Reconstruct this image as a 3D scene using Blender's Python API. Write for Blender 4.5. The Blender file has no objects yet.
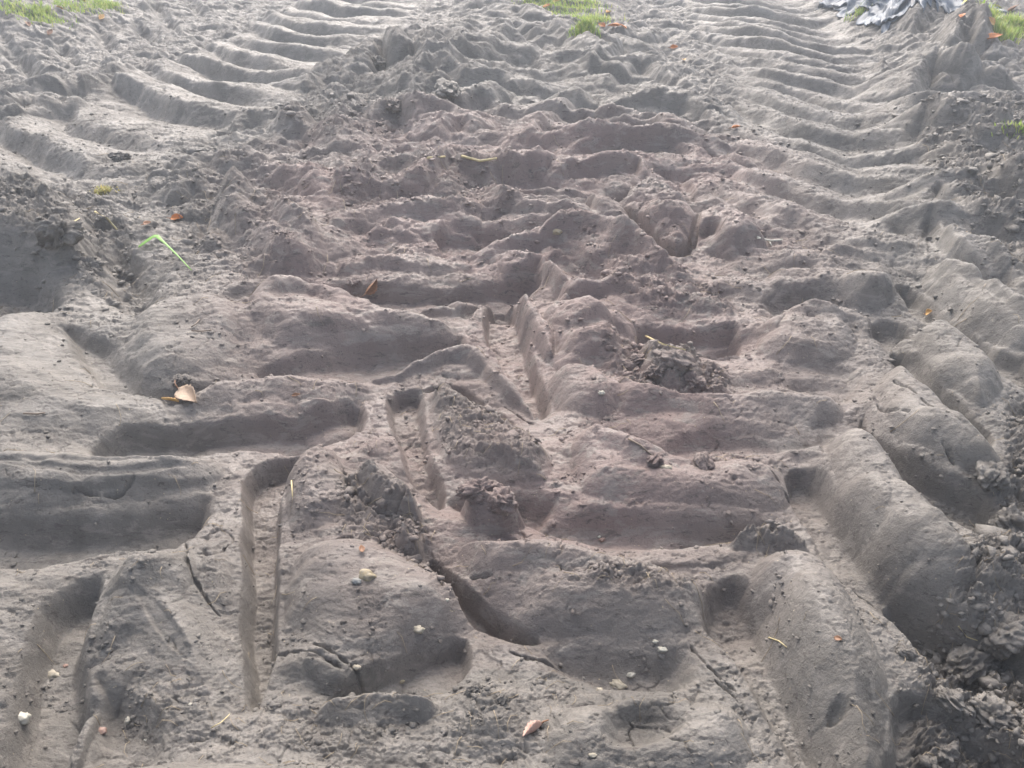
import bpy, bmesh, math, random
import numpy as np
from mathutils import Vector, Matrix

# ------------------------------------------------------------------ camera
H = 1.0                      # the camera is held about a metre above the mud
PITCH = math.radians(30.0)
F = 887.0                    # focal length in pixels of the 1024 px wide picture
sc = bpy.context.scene
cam_d = bpy.data.cameras.new('camera')
cam = bpy.data.objects.new('camera', cam_d)
sc.collection.objects.link(cam)
cam.location = (0, 0, H)
cam.rotation_euler = (math.pi / 2 - PITCH, 0, 0)
cam_d.sensor_width = 36.0
cam_d.lens = 36.0 * F / 1024.0
cam_d.clip_start = 0.02
cam_d.clip_end = 2000
sc.camera = cam

# ------------------------------------------------------------------ light
SUN_EL, SUN_AZ = math.radians(48), math.radians(-4)     # hazy sun ahead, a little to the left
w = bpy.data.worlds.new('World'); sc.world = w; w.use_nodes = True
nt = w.node_tree; nt.nodes.clear()
out = nt.nodes.new('ShaderNodeOutputWorld'); bg = nt.nodes.new('ShaderNodeBackground')
sky = nt.nodes.new('ShaderNodeTexSky'); sky.sky_type = 'NISHITA'; sky.sun_disc = False
sky.sun_elevation = SUN_EL; sky.sun_rotation = SUN_AZ
sky.air_density = 1.0; sky.dust_density = 6.0; sky.ozone_density = 1.0
hs = nt.nodes.new('ShaderNodeHueSaturation'); hs.inputs['Saturation'].default_value = 0.65
nt.links.new(sky.outputs[0], hs.inputs['Color']); nt.links.new(hs.outputs[0], bg.inputs[0])
bg.inputs[1].default_value = 0.15
nt.links.new(bg.outputs[0], out.inputs[0])
sun_d = bpy.data.lights.new('sun', 'SUN'); sun_d.energy = 0.9; sun_d.angle = math.radians(55)
sun_d.color = (1.0, 0.965, 0.93)
sun = bpy.data.objects.new('sun', sun_d); sc.collection.objects.link(sun)
sdir = Vector((math.sin(SUN_AZ) * math.cos(SUN_EL), math.cos(SUN_AZ) * math.cos(SUN_EL), math.sin(SUN_EL)))
sun.rotation_euler = (sdir).to_track_quat('Z', 'Y').to_euler()
sun.location = sdir * 20
vs = sc.view_settings
vs.view_transform = 'Standard'; vs.look = 'None'; vs.gamma = 1.0; vs.use_curve_mapping = False
vs.exposure = 1.26

rnd = random.Random(7)

# ------------------------------------------------------------------ numeric helpers
def hash2(ix, iy, seed):
    h = (ix.astype(np.uint32) * np.uint32(374761393)) ^ (iy.astype(np.uint32) * np.uint32(668265263)) ^ np.uint32(seed * 2246822519 & 0xffffffff)
    h = (h ^ (h >> np.uint32(13))) * np.uint32(1274126177)
    h = (h ^ (h >> np.uint32(16))) * np.uint32(2654435761)
    return h ^ (h >> np.uint32(15))

def perlin(x, y, seed=0):
    xf, yf = np.floor(x), np.floor(y)
    ix, iy = xf.astype(np.int64), yf.astype(np.int64)
    fx, fy = (x - xf).astype(np.float32), (y - yf).astype(np.float32)
    u = fx * fx * fx * (fx * (fx * 6 - 15) + 10); v = fy * fy * fy * (fy * (fy * 6 - 15) + 10)
    def g(dx, dy):
        a = hash2(ix + dx, iy + dy, seed).astype(np.float32) * np.float32(2 * math.pi / 4294967296.0)
        return np.cos(a) * (fx - dx) + np.sin(a) * (fy - dy)
    a = g(0, 0); b = g(1, 0); c = g(0, 1); d = g(1, 1)
    return ((a + (b - a) * u) + ((c + (d - c) * u) - (a + (b - a) * u)) * v) * 1.5

def fbm(x, y, f, octv, seed=0, gain=0.5):
    s = 0; a = 1.0; n = 0
    for o in range(octv):
        s = s + a * perlin(x * f + 13.7 * o, y * f + 7.1 * o, seed + o); n += a
        a *= gain; f *= 2.03
    return s / n

def worley(x, y, f, seed=0, tilt=False):
    x = x * f; y = y * f
    ix, iy = np.floor(x).astype(np.int64), np.floor(y).astype(np.int64)
    f1 = np.full(x.shape, 9.0, np.float32); f2 = f1.copy(); idv = np.zeros(x.shape, np.float32); ox = idv.copy(); oy = idv.copy()
    for dx in (-1, 0, 1):
        for dy in (-1, 0, 1):
            h = hash2(ix + dx, iy + dy, seed)
            px = ix + dx + (h & np.uint32(0xffff)).astype(np.float32) / 65536.0
            py = iy + dy + (h >> np.uint32(16)).astype(np.float32) / 65536.0
            d = np.hypot(px - x, py - y).astype(np.float32)
            n1 = d < f1
            f2 = np.where(n1, f1, np.minimum(f2, d)); f1 = np.where(n1, d, f1)
            idv = np.where(n1, (h & np.uint32(0xfff)).astype(np.float32) / 4096.0, idv)
            if tilt: ox = np.where(n1, x - px, ox); oy = np.where(n1, y - py, oy)
    if tilt:
        a = idv * 40.0
        return f1, f2, idv, ox * np.cos(a) + oy * np.sin(a)
    return f1, f2, idv

def sstep(t):
    t = np.clip(t, 0, 1); return t * t * (3 - 2 * t)

def U(px, py, z=0.0):
    """the point of the level plane at height z that the photograph shows at (px, py)"""
    a = PITCH + math.atan((py - 384) / F)
    r = math.hypot(F, py - 384)
    Y = (H - z) / math.tan(a)
    S = (H - z) / math.sin(a)
    return ((px - 512) * S / r, Y)

# ------------------------------------------------------------------ the grid of the ground sheet
NR, NC = 2150, 1420
Yr = np.exp(np.linspace(math.log(.56 + .35), math.log(14.5 + .35), NR)) - .35
far = Yr[-1] * np.cumprod(np.full(26, 1.12))
Yr = np.concatenate([[-8, -4, -2, -1, -.4, 0, .2, .32, .40, .44], Yr, far])
NR = len(Yr)
zc = Yr * math.cos(PITCH) + H * math.sin(PITCH)
half = 0.72 * np.maximum(zc, .6) + 0.12
s_in = np.linspace(-1, 1, NC)
side = np.array([1.02, 1.05, 1.1, 1.18, 1.3, 1.5, 1.7, 2.0, 2.4, 3.0])
s = np.concatenate([-side[::-1], s_in, side]); NC = len(s)
X = (half[:, None] * s[None, :]).astype(np.float64)
Yg = np.repeat(Yr[:, None], NC, 1)
Z = np.zeros_like(X, dtype=np.float32)
RO = np.zeros_like(Z)          # crumbly roughness
BR = np.zeros_like(Z)          # brown crumbly soil, plus the lens's warm centre cast painted in
# wandering edges: distances are measured in warped coordinates
WX = X + 0.010 * fbm(X, Yg, 8, 2, 11, .35)
WY = Yg + 0.013 * fbm(X, Yg, 8, 2, 21, .35) + 0

BX = X + .030 * fbm(X, Yg, 2.2, 2, 13)
BY = Yg + .040 * fbm(X, Yg, 2.2, 2, 23)

def window(x0, x1, y0, y1):
    j0 = max(0, np.searchsorted(Yr, y0) - 1); j1 = min(NR, np.searchsorted(Yr, y1) + 1)
    if j1 <= j0: return None
    hw = half[j0:j1]
    ls = min(x0 / hw.min(), x0 / hw.max()); hs_ = max(x1 / hw.min(), x1 / hw.max())
    i0 = max(0, np.searchsorted(s, ls) - 1); i1 = min(NC, np.searchsorted(s, hs_) + 1)
    if i1 <= i0: return None
    return slice(j0, j1), slice(i0, i1)

def chaikin(p, n=2, closed=True):
    for _ in range(n):
        q = []
        m = len(p)
        for i in range(m if closed else m - 1):
            a = p[i]; b = p[(i + 1) % m]
            q.append((a[0] * .75 + b[0] * .25, a[1] * .75 + b[1] * .25)); q.append((a[0] * .25 + b[0] * .75, a[1] * .25 + b[1] * .75))
        if not closed: q = [p[0]] + q + [p[-1]]
        p = q
    return p

def inside_dist(pts, pad, z=0.0, smooth=2):
    P = chaikin([U(a, b, z) for a, b in pts], smooth)
    xs = [p[0] for p in P]; ys = [p[1] for p in P]
    win = window(min(xs) - pad, max(xs) + pad, min(ys) - pad, max(ys) + pad)
    if win is None: return None, None
    x = WX[win]; y = WY[win]
    d2 = np.full(x.shape, 1e9); ins = np.zeros(x.shape, bool)
    n = len(P)
    for i in range(n):
        ax, ay = P[i]; bx, by = P[(i + 1) % n]
        ex, ey = bx - ax, by - ay
        L = ex * ex + ey * ey + 1e-12
        t = np.clip(((x - ax) * ex + (y - ay) * ey) / L, 0, 1)
        d2 = np.minimum(d2, (x - ax - t * ex) ** 2 + (y - ay - t * ey) ** 2)
        if ay != by:
            c = (ay > y) != (by > y)
            ins ^= c & (x < ex * (y - ay) / (by - ay) + ax)
    d = np.sqrt(d2); return win, np.where(ins, d, -d)

def path_dist(pts, pad, taper=True, z=0.0):
    P = chaikin([U(a, b, z) for a, b in pts], 2, False)
    xs = [p[0] for p in P]; ys = [p[1] for p in P]
    win = window(min(xs) - pad, max(xs) + pad, min(ys) - pad, max(ys) + pad)
    if win is None: return None, None, None
    x = WX[win]; y = WY[win]
    d = np.full(x.shape, 1e9); tt = np.zeros(x.shape)
    seg = [math.hypot(P[i + 1][0] - P[i][0], P[i + 1][1] - P[i][1]) for i in range(len(P) - 1)]
    tot = sum(seg); acc = 0
    for i in range(len(P) - 1):
        ax, ay = P[i]; bx, by = P[i + 1]; ex, ey = bx - ax, by - ay
        L = ex * ex + ey * ey + 1e-12
        t = np.clip(((x - ax) * ex + (y - ay) * ey) / L, 0, 1)
        dd = np.sqrt((x - ax - t * ex) ** 2 + (y - ay - t * ey) ** 2)
        m = dd < d
        d = np.where(m, dd, d); tt = np.where(m, (acc + t * seg[i]) / tot, tt); acc += seg[i]
    return win, d, tt

def G(depth, soft, pts, z=0.0, rough=None, lipw=.045):
    """groove pressed by a tyre lug: flat floor, steep rounded wall"""
    win, d = inside_dist(pts, .16, z, 1)
    if win is None: return
    k = sstep((d + soft * .15) / soft)
    lip = np.exp(-(np.maximum(-d, 0) / lipw) ** 1.25)          # the shoulders sag towards the groove
    if soft < .06: depth *= 1.25
    Z[win] -= depth * (.30 * lip + .75 * k)
    if rough is not None: RO[win] = RO[win] * (1 - k) + rough * k
    else: RO[win] *= (1 - .6 * k)

def P(h, soft, pts, z=0.0, rough=None, brown=None, smooth=2):
    """a pillow, lump or bank of soil"""
    win, d = inside_dist(pts, .02, z, smooth)
    if win is None: return
    if .02 <= soft < .13: h *= 1.2
    t = np.clip((d) / soft, 0, 1)
    k = np.sin(t * math.pi / 2) if soft < .12 else sstep(t)
    Z[win] += h * k
    m = sstep(d / (soft * .5))
    if rough is not None: RO[win] = RO[win] * (1 - m) + rough * m
    if brown is not None: BR[win] = BR[win] * (1 - m) + brown * m

def L(depth, wd, pts, soft=.5, taper=.25, rough=None, z=0.0):
    """long groove (depth > 0) or ridge (depth < 0) along a line; soft is the share of the half width taken by the wall"""
    win, d, t = path_dist(pts, wd, z=z)
    if win is None: return
    r = wd / 2
    if taper: r = r * np.sqrt(np.clip(np.minimum(t, 1 - t) / taper, .02, 1))
    k = sstep((r - d) / (np.maximum(r, 1e-4) * soft)) * np.clip(r / (wd / 2), 0, 1)
    Z[win] -= depth * k
    if rough is not None: RO[win] = RO[win] * (1 - k) + rough * k

def B(h, back, face, pts, z=None, rough=None, taper=.22):
    """a bar of soil: crest along pts, long back on the left of the line, steep face on its right"""
    z = h * .6 if z is None else z
    Pn = chaikin([U(a, b, z) for a, b in pts], 2, False)
    pad = max(back, face)
    win = window(min(p[0] for p in Pn) - pad, max(p[0] for p in Pn) + pad, min(p[1] for p in Pn) - pad, max(p[1] for p in Pn) + pad)
    if win is None: return
    x = BX[win]; y = BY[win]
    d = np.full(x.shape, 1e9); tt = np.zeros(x.shape); sd = np.zeros(x.shape)
    seg = [math.hypot(Pn[i + 1][0] - Pn[i][0], Pn[i + 1][1] - Pn[i][1]) for i in range(len(Pn) - 1)]
    tot = sum(seg); acc = 0
    for i in range(len(Pn) - 1):
        ax, ay = Pn[i]; bx, by = Pn[i + 1]; ex, ey = bx - ax, by - ay
        t = np.clip(((x - ax) * ex + (y - ay) * ey) / (ex * ex + ey * ey + 1e-12), 0, 1)
        dd = np.sqrt((x - ax - t * ex) ** 2 + (y - ay - t * ey) ** 2)
        m = dd < d
        d = np.where(m, dd, d); tt = np.where(m, (acc + t * seg[i]) / tot, tt); sd = np.where(m, ex * (y - ay) - ey * (x - ax), sd); acc += seg[i]
    far_ = 1 - sstep(d / back); nr = 1 - sstep((d - .1 * face) / (face * .9))
    k = np.where(sd > 0, far_ ** .65, nr) * np.sqrt(np.clip(np.minimum(tt, 1 - tt) / taper, 0, 1))
    k = k * (1 + .25 * perlin(x * 3, y * 3, 17))
    Z[win] += h * k
    if rough is not None: RO[win] = RO[win] * (1 - k) + rough * k

def C(depth, wd, pts):
    """crack with ragged edges"""
    win, d, t = path_dist(pts, wd * 3)
    if win is None: return
    x = X[win]; y = Yg[win]
    d = d + .0035 * perlin(x * 45, y * 45, 6) + .0015 * perlin(x * 120, y * 120, 7)
    r = wd / 2 * (1 + .8 * perlin(x * 28, y * 28, 5)) * np.sqrt(np.clip(np.minimum(t, 1 - t) / .2, .05, 1))
    k = sstep((r - d) / (wd * .3))
    Z[win] -= depth * k

def R(rough, pts, brown=None, soft=.04):
    """zone of crumbly (or smooth) soil"""
    win, d = inside_dist(pts, .02)
    if win is None: return
    k = sstep((d + soft * .3) / soft)
    RO[win] = RO[win] * (1 - k) + rough * k
    if brown is not None: BR[win] = BR[win] * (1 - k) + brown * k

def track(cent, hw, spacing, h, slant, curve, seed, peak=-.15, y0=0, y1=99, sign=1, lock=None, calm=1.0):
    """rows of curved bars left by one wheel: a long gentle back and a steep face towards the near side"""
    c = [U(*p) for p in cent]; c.sort(key=lambda p: p[1])
    cx = np.interp(Yr, [p[1] for p in c], [p[0] for p in c])
    win = window(min(p[0] for p in c) - hw * 1.3, max(p[0] for p in c) + hw * 1.3, y0, y1)
    x = BX[win]; y = BY[win]; u = (x - cx[win[0]][:, None]) / hw * sign
    wob = .32 * fbm(x, y, 1.4, 2, seed)
    ph = (y + slant * hw * u - curve * hw * u * u) / spacing + wob
    if lock:                                     # one crest passes through this spot
        lx, ly = U(lock[0], lock[1], h * .6); lu = (lx - np.interp(ly, Yr, cx)) / hw
        ph = ph - (ly + slant * hw * lu - curve * hw * lu * lu) / spacing + .22 - .32 * float(fbm(np.array([lx]), np.array([ly]), 1.4, 2, seed)[0])
    cell = np.floor(ph); t = ph - cell
    amp = .65 + .6 * (hash2(cell.astype(np.int64) + 500, cell.astype(np.int64) * 0, seed).astype(np.float32) / 4294967296.0)
    prof = np.where(t < .22, sstep(t / .22), 1 - np.clip((t - .22) / .78, 0, 1) ** 1.6)
    env = (.9 + .4 * fbm(x, y, 2, 2, seed + 3)) * np.exp(-((u - peak) / 1.05) ** 2) * sstep((1.15 - np.abs(u)) / .25) * sstep((y - y0) / .3) * sstep((y1 - y) / .5)
    Z[win] += h * amp * prof * env
    e2 = sstep((1.1 - np.abs(u)) / .3) * sstep((y - y0) / .3) * sstep((y1 - y) / .5)
    RO[win] = RO[win] * (1 - e2 * .8 * calm) + .32 * e2 * .8 * calm
    CALM[win] = np.maximum(CALM[win], e2 * calm)

CALM = np.zeros_like(Z)        # where the lie is pressed smooth by a wheel
RO[:] = .35
# ---------- the lie of the land
P(.22, 1.2, [(-700,70),(-100,62),(60,58),(150,35),(215,10),(330,-60),(-700,-60)], rough=.45)       # left bank
P(.16, .7, [(1700,130),(1100,95),(960,72),(880,58),(800,25),(740,-20),(700,-65),(1700,-65)], rough=.6)   # right bank
P(.07, .5, [(300,150),(330,110),(380,60),(420,20),(440,-40),(640,-40),(660,20),(640,60),(560,80),(470,110),(400,150)], rough=.6) # middle
P(.05, .3, [(900,150),(960,120),(1100,110),(1500,200),(1300,330),(1060,330),(990,260),(930,200)], rough=.85)
G(.05, .5, [(-150,230),(-100,150),(40,110),(150,90),(260,40),(340,-10),(395,-10),(360,60),(270,110),(200,150),(120,185),(60,200)], rough=.15)  # left rut
G(.05, .5, [(780,100),(800,60),(760,0),(850,0),(880,60),(900,100),(920,160),(930,220),(860,260),(800,220),(790,150)], rough=.15)
R(.35, [(230,120),(800,120),(900,380),(820,640),(300,660),(180,400)], brown=.85, soft=.6)  # broad centre tint: lens colour cast put into the soil colour
# ---------- broad pillows
P(.04, .16, [(-80,320),(0,316),(30,304),(60,307),(78,340),(92,375),(120,388),(165,402),(120,432),(60,442),(-80,432)], rough=.1)
P(.035, .07, [(250,292),(300,292),(365,306),(400,316),(462,324),(440,336),(340,340),(256,350)], rough=.25)
P(.025, .08, [(256,375),(330,376),(378,380),(360,395),(300,403),(210,402),(180,412),(200,385)], rough=.35)
P(.030, .10, [(-120,452),(60,456),(160,456),(225,450),(215,480),(150,495),(60,500),(-120,500)], rough=.15)
P(.035, .12, [(90,565),(170,548),(232,520),(236,690),(190,700),(110,665),(85,640)], rough=.25)
P(.035, .07, [(455,536),(520,543),(600,560),(700,575),(722,602),(690,634),(600,632),(545,630),(500,600),(462,565)], rough=.35)
P(.035, .06, [(565,458),(590,438),(622,450),(700,464),(780,462),(802,488),(780,506),(640,508),(590,502),(570,480)], rough=.25)
P(.035, .06, [(600,375),(650,395),(720,400),(830,395),(850,412),(830,425),(720,422),(685,412),(640,415),(612,410)], rough=.3)
P(.03, .06, [(765,320),(830,316),(862,340),(850,360),(780,366),(750,350)], rough=.3)
P(.03, .05, [(760,278),(840,268),(890,285),(900,300),(870,315),(840,305),(760,298)], rough=.3)
P(.045, .06, [(872,400),(880,370),(905,370),(938,400),(968,430),(1008,462),(1012,484),(980,474),(940,462),(900,444)], rough=.15)
P(.045, .06, [(822,445),(838,430),(865,442),(892,460),(907,480),(937,515),(962,540),(985,568),(968,592),(930,582),(905,572),(884,553),(860,520),(840,490)], rough=.2)
P(.045, .06, [(912,350),(914,328),(935,322),(970,345),(1000,370),(1005,390),(985,410),(955,392),(925,376)], rough=.2)
P(.045, .06, [(915,278),(935,270),(965,285),(1000,310),(1040,330),(1040,355),(990,340),(955,315)], rough=.2)
P(.045, .07, [(745,566),(790,550),(830,562),(852,590),(872,640),(892,690),(884,730),(900,790),(845,790),(822,720),(803,680),(780,640),(766,600)], rough=.2)
P(.04, .05, [(545,372),(600,372),(622,395),(612,418),(575,415),(550,400)], rough=.3)
P(.035, .05, [(530,320),(570,310),(620,335),(630,355),(600,370),(560,362)], rough=.3)
P(.03, .03, [(630,352),(660,345),(700,360),(705,385),(680,398),(645,385)], rough=1.1, brown=.5)
P(.03, .05, [(285,450),(335,445),(350,475),(345,510),(310,530),(283,520)], rough=.5)
P(.03, .02, [(350,478),(388,474),(415,500),(428,528),(398,522),(368,508)], rough=.1)
P(.03, .02, [(395,528),(420,520),(432,545),(410,552),(395,545)], rough=.3)
P(.045, .03, [(452,502),(480,484),(516,490),(528,520),(502,536),(470,527)], rough=1.0)
P(.03, .04, [(330,690),(440,695),(440,720),(380,728),(300,722)], rough=.4)
P(.03, .05, [(560,705),(700,690),(760,720),(740,790),(560,790),(540,740)], rough=.25)
P(.014, .06, [(460,690),(500,680),(530,720),(520,760),(470,765),(440,730)], rough=1.0)
P(.03, .05, [(0,775),(120,760),(300,770),(440,760),(440,840),(-60,840)], rough=.3)
P(.012, .012, [(295,662),(320,658),(348,666),(345,678),(322,682)], rough=.1)
G(.05, .06, [(1000,392),(1040,380),(1300,400),(1300,840),(975,840),(935,760),(960,690),(1005,610),(1010,500),(1002,430)], rough=1.1)
# ---------- left middle
P(.07, .09, [(-80,200),(0,194),(40,198),(80,212),(100,235),(95,262),(62,272),(0,262),(-80,262)], rough=1.0)
G(.10, .06, [(-80,268),(0,262),(35,266),(55,274),(60,288),(58,304),(30,304),(12,309),(0,318),(-80,322)], z=.0, rough=.5)
G(.08, .07, [(98,250),(115,242),(135,246),(152,268),(160,292),(150,305),(128,310),(108,300),(98,280)], rough=.5)
P(.03, .07, [(122,352),(128,325),(150,306),(190,299),(228,300),(242,330),(240,352),(200,370),(165,378),(132,368)], rough=.15)
P(.05, .07, [(215,210),(240,198),(262,215),(300,235),(330,255),(320,275),(280,275),(240,250),(218,235)], rough=.7)
G(.045, .04, [(60,318),(92,326),(116,338),(126,352),(142,368),(165,380),(195,378),(235,366),(243,371),(205,383),(190,394),(165,398),(120,385),(88,375),(74,352),(62,336)], rough=.1)
G(.06, .03, [(80,446),(105,428),(128,417),(180,416),(215,409),(256,411),(290,410),(325,404),(345,394),(364,396),(364,416),(352,430),(330,434),(256,438),(200,445),(160,453),(115,453)], rough=.15)
P(.012, .03, [(210,402),(235,398),(300,400),(330,398),(330,405),(250,409)], rough=.2)
# ---------- bottom left
G(.065, .045, [(-120,498),(0,500),(60,505),(120,500),(190,492),(207,484),(209,506),(184,531),(168,541),(110,544),(60,552),(0,558),(-120,564)], rough=.1)
L(.006, .02, [(-40,470),(60,482),(130,484),(190,474)], taper=.1)
G(.065, .035, [(28,608),(48,586),(70,573),(95,568),(102,580),(96,602),(83,627),(80,655),(90,692),(78,712),(62,742),(46,800),(-20,830),(-8,740),(6,690),(18,645)], rough=.05)
G(.028, .03, [(88,664),(120,684),(160,700),(168,735),(145,766),(100,764),(80,756),(86,728),(94,700)], rough=.2)
L(-.012, .022, [(94,698),(82,722),(66,765)], taper=.2)
L(.006, .03, [(140,610),(165,640),(195,665)], taper=.3)
G(.060, .020, [(238,492),(240,462),(262,447),(300,436),(310,446),(297,465),(279,480),(280,520),(276,600),(273,650),(262,682),(250,700),(243,680),(239,600)], rough=.35)
C(.012, .0045, [(182,534),(190,560),(191,577),(205,595),(222,607)])
P(.016, .04, [(194,555),(205,545),(232,550),(234,600),(215,600),(200,580)], rough=.4)
P(.010, .05, [(80,655),(92,630),(110,600),(130,575),(170,560),(178,580),(150,620),(128,640),(110,652)], rough=.4)
# ---------- centre rows
G(.055, .03, [(300,280),(340,277),(390,278),(430,281),(480,278),(520,272),(542,264),(547,274),(530,289),(490,291),(440,299),(395,306),(378,302),(365,290),(300,289)], rough=.1)
G(.055, .035, [(250,358),(300,348),(350,338),(400,336),(440,334),(462,327),(468,340),(462,352),(440,357),(420,364),(400,372),(375,376),(340,375),(300,372),(256,368)], rough=.1)
G(.03, .02, [(392,304),(430,301),(455,304),(470,300),(482,296),(468,320),(430,314),(410,310)])
G(.06, .022, [(483,290),(512,287),(520,302),(530,332),(540,370),(552,400),(538,414),(522,398),(505,372),(494,347),(484,322)], rough=.25)
P(.03, .02, [(514,290),(530,298),(547,330),(558,356),(548,362),(537,345),(524,320)], rough=.3)
L(-.035, .055, [(372,377),(420,364),(462,352),(490,374),(515,393),(540,412)], soft=.9, taper=.2)
G(.042, .022, [(388,388),(415,382),(424,388),(424,420),(430,450),(446,482),(440,502),(424,490),(404,470),(394,440),(385,410)], rough=.45)
G(.035, .015, [(420,384),(445,374),(470,385),(495,405),(522,420),(500,420),(470,400),(445,382),(428,386)])
P(.025, .05, [(426,388),(445,380),(465,394),(490,410),(522,425),(547,450),(555,475),(540,492),(500,484),(460,480),(436,450),(428,415)], rough=.9, brown=.6)
G(.03, .03, [(440,488),(500,488),(545,494),(560,500),(530,520),(480,512),(450,505)], rough=.3)
# ridges above the centre
G(.035, .02, [(485,205),(520,207),(560,210),(600,205),(640,200),(612,216),(570,222),(530,224),(500,216)])
G(.03, .02, [(470,232),(500,236),(540,240),(580,236),(600,232),(560,247),(520,248),(480,243)])
G(.04, .02, [(430,240),(470,236),(500,240),(520,248),(480,258),(440,252)])
L(-.02, .06, [(485,212),(540,222),(590,228)], soft=.9)
P(.045, .06, [(612,208),(640,192),(668,198),(694,220),(692,245),(680,262),(655,250),(632,232)], rough=.7)
L(.045, .035, [(612,214),(640,238),(676,262),(690,250),(698,232)], soft=.5, rough=.2)
G(.04, .03, [(640,178),(665,174),(690,180),(700,200),(690,212),(665,200),(645,186)], rough=.5)
P(.03, .06, [(530,255),(560,240),(600,245),(660,270),(675,285),(640,290),(590,275),(550,268)], rough=.6)
G(.03, .025, [(540,268),(565,262),(590,280),(600,298),(575,300),(555,285)])
# ---------- right of the centre
P(.02, .06, [(590,275),(640,272),(700,285),(735,305),(745,322),(700,320),(640,315),(600,300)], rough=.8)
G(.06, .03, [(632,322),(680,324),(720,327),(738,326),(742,342),(728,357),(690,354),(650,346),(634,337)], rough=.1)
L(-.012, .02, [(640,346),(700,356),(750,354)], rough=.6)
G(.045, .06, [(612,430),(650,420),(685,412),(720,422),(770,425),(820,422),(842,432),(830,446),(770,456),(700,462),(650,458),(618,446)], rough=.1)
G(.03, .04, [(770,366),(800,361),(835,359),(862,367),(868,384),(850,396),(820,392),(780,382)], rough=.2)
G(.03, .04, [(760,298),(830,296),(840,310),(800,318),(765,316)], rough=.15)
G(.04, .02, [(866,322),(880,316),(905,320),(916,332),(905,338),(890,346),(878,342),(868,336)], rough=.3)
# right chevrons
G(.045, .025, [(894,290),(920,314),(945,337),(975,354),(1000,370),(1040,382),(1040,358),(990,342),(960,320),(935,298),(915,281),(898,279)], rough=.2)
G(.045, .02, [(890,345),(912,352),(930,377),(958,397),(975,412),(1000,428),(990,445),(962,424),(935,402),(910,384),(896,366)], rough=.3)
G(.06, .022, [(862,405),(874,428),(900,448),(935,467),(985,480),(1010,500),(990,530),(960,520),(930,500),(905,474),(885,459),(865,438)], rough=.5)
G(.05, .025, [(780,470),(796,460),(826,468),(840,490),(860,520),(880,548),(900,568),(940,586),(985,600),(1020,640),(980,660),(930,650),(905,620),(880,603),(855,583),(835,565),(813,525),(793,500)], rough=.2)
G(.06, .03, [(890,570),(930,575),(980,600),(1040,600),(1080,680),(1000,680),(940,660),(905,600)], rough=.7)
G(.045, .03, [(698,592),(715,574),(745,570),(768,602),(780,640),(803,680),(822,720),(850,790),(815,800),(790,735),(765,705),(745,664),(720,640),(700,615)], rough=.25)
G(.05, .025, [(890,690),(930,680),(1000,700),(1100,760),(1100,830),(880,830),(884,760),(893,720)], rough=.3)
G(.02, .012, [(825,712),(838,705),(850,715),(842,726),(828,724)])
P(.020, .03, [(722,548),(740,532),(775,527),(808,533),(818,545),(790,553),(750,554)], rough=1.0, brown=.3)
# ---------- bottom centre
P(.035, .08, [(278,610),(290,560),(330,540),(400,545),(440,570),(470,600),(462,625),(430,635),(370,655),(330,648),(300,632)], rough=.1)
G(.045, .02, [(385,655),(420,638),(462,624),(470,640),(470,660),(440,690),(400,690),(340,700),(320,690),(350,672)], rough=.15)
G(.06, .015, [(425,545),(440,540),(455,572),(490,592),(520,612),(548,630),(528,636),(492,622),(466,614),(446,590)], rough=.1)
L(.012, .04, [(470,515),(540,560),(640,570),(740,560)], taper=.3)
G(.05, .06, [(520,510),(560,505),(640,512),(740,512),(790,505),(780,530),(700,545),(620,545),(540,530)], rough=.15)
G(.045, .05, [(545,640),(600,636),(650,634),(690,640),(700,665),(685,690),(640,685),(590,680),(550,662)], rough=.1)
G(.03, .03, [(600,720),(640,708),(680,715),(690,735),(650,760),(600,760)], rough=.3)
C(.010, .004, [(690,640),(705,660),(730,680),(745,692)])
C(.010, .004, [(708,668),(735,690),(755,718)])
R(.9, [(580,590),(620,570),(680,575),(700,590),(670,610),(600,610)])
R(.9, [(340,470),(420,500),(450,560),(480,610),(440,610),(400,560),(340,540),(330,500)], brown=.4)
# ---------- the two wheel tracks running away
track([(-40,200),(60,150),(200,100),(300,50),(365,5),(380,-20)], .54, .38, .11, .62, .22, 5, y0=3.15, y1=6.4, lock=(105,114))
track([(60,150),(200,100),(300,50),(365,5),(380,-20)], .54, .42, .11, .5, .25, 6, y0=6.1, y1=14)
track([(880,260),(855,200),(845,150),(825,100),(790,50),(745,5),(730,-20)], .50, .33, .065, .5, .40, 9, y0=2.5, y1=5.6, lock=(860,150))
track([(880,260),(855,200),(845,150),(825,100),(790,50),(745,5),(730,-20)], .55, .36, .09, .5, .35, 10, y0=5.3, y1=14)
for pts,wd in (([(595,122),(640,128),(700,124)],.09),([(580,145),(620,150),(670,148)],.09),([(560,172),(600,178),(650,172)],.09),([(550,198),(590,205),(640,200)],.08),
               ([(690,130),(720,145),(745,150)],.09),([(700,160),(740,172),(780,180)],.09),([(570,80),(610,88),(660,84)],.14),([(590,60),(620,70),(650,66)],.16),([(510,40),(530,62),(560,66)],.16)):
    L(.045, wd, pts, soft=.9, taper=.3)
for (x,y,r,h) in ((395,72,22,.07),(440,92,24,.06),(340,120,34,.07),(300,130,26,.05),(240,225,24,.03),(410,130,20,.04),(460,70,20,.05),(620,42,18,.05),(960,60,30,.09),(910,40,20,.08),(880,75,16,.05)):
    a=[(x+r*1.2*math.cos(t*.785), y+r*.6*math.sin(t*.785)) for t in range(8)]
    P(h, .12, a, rough=.9)
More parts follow.
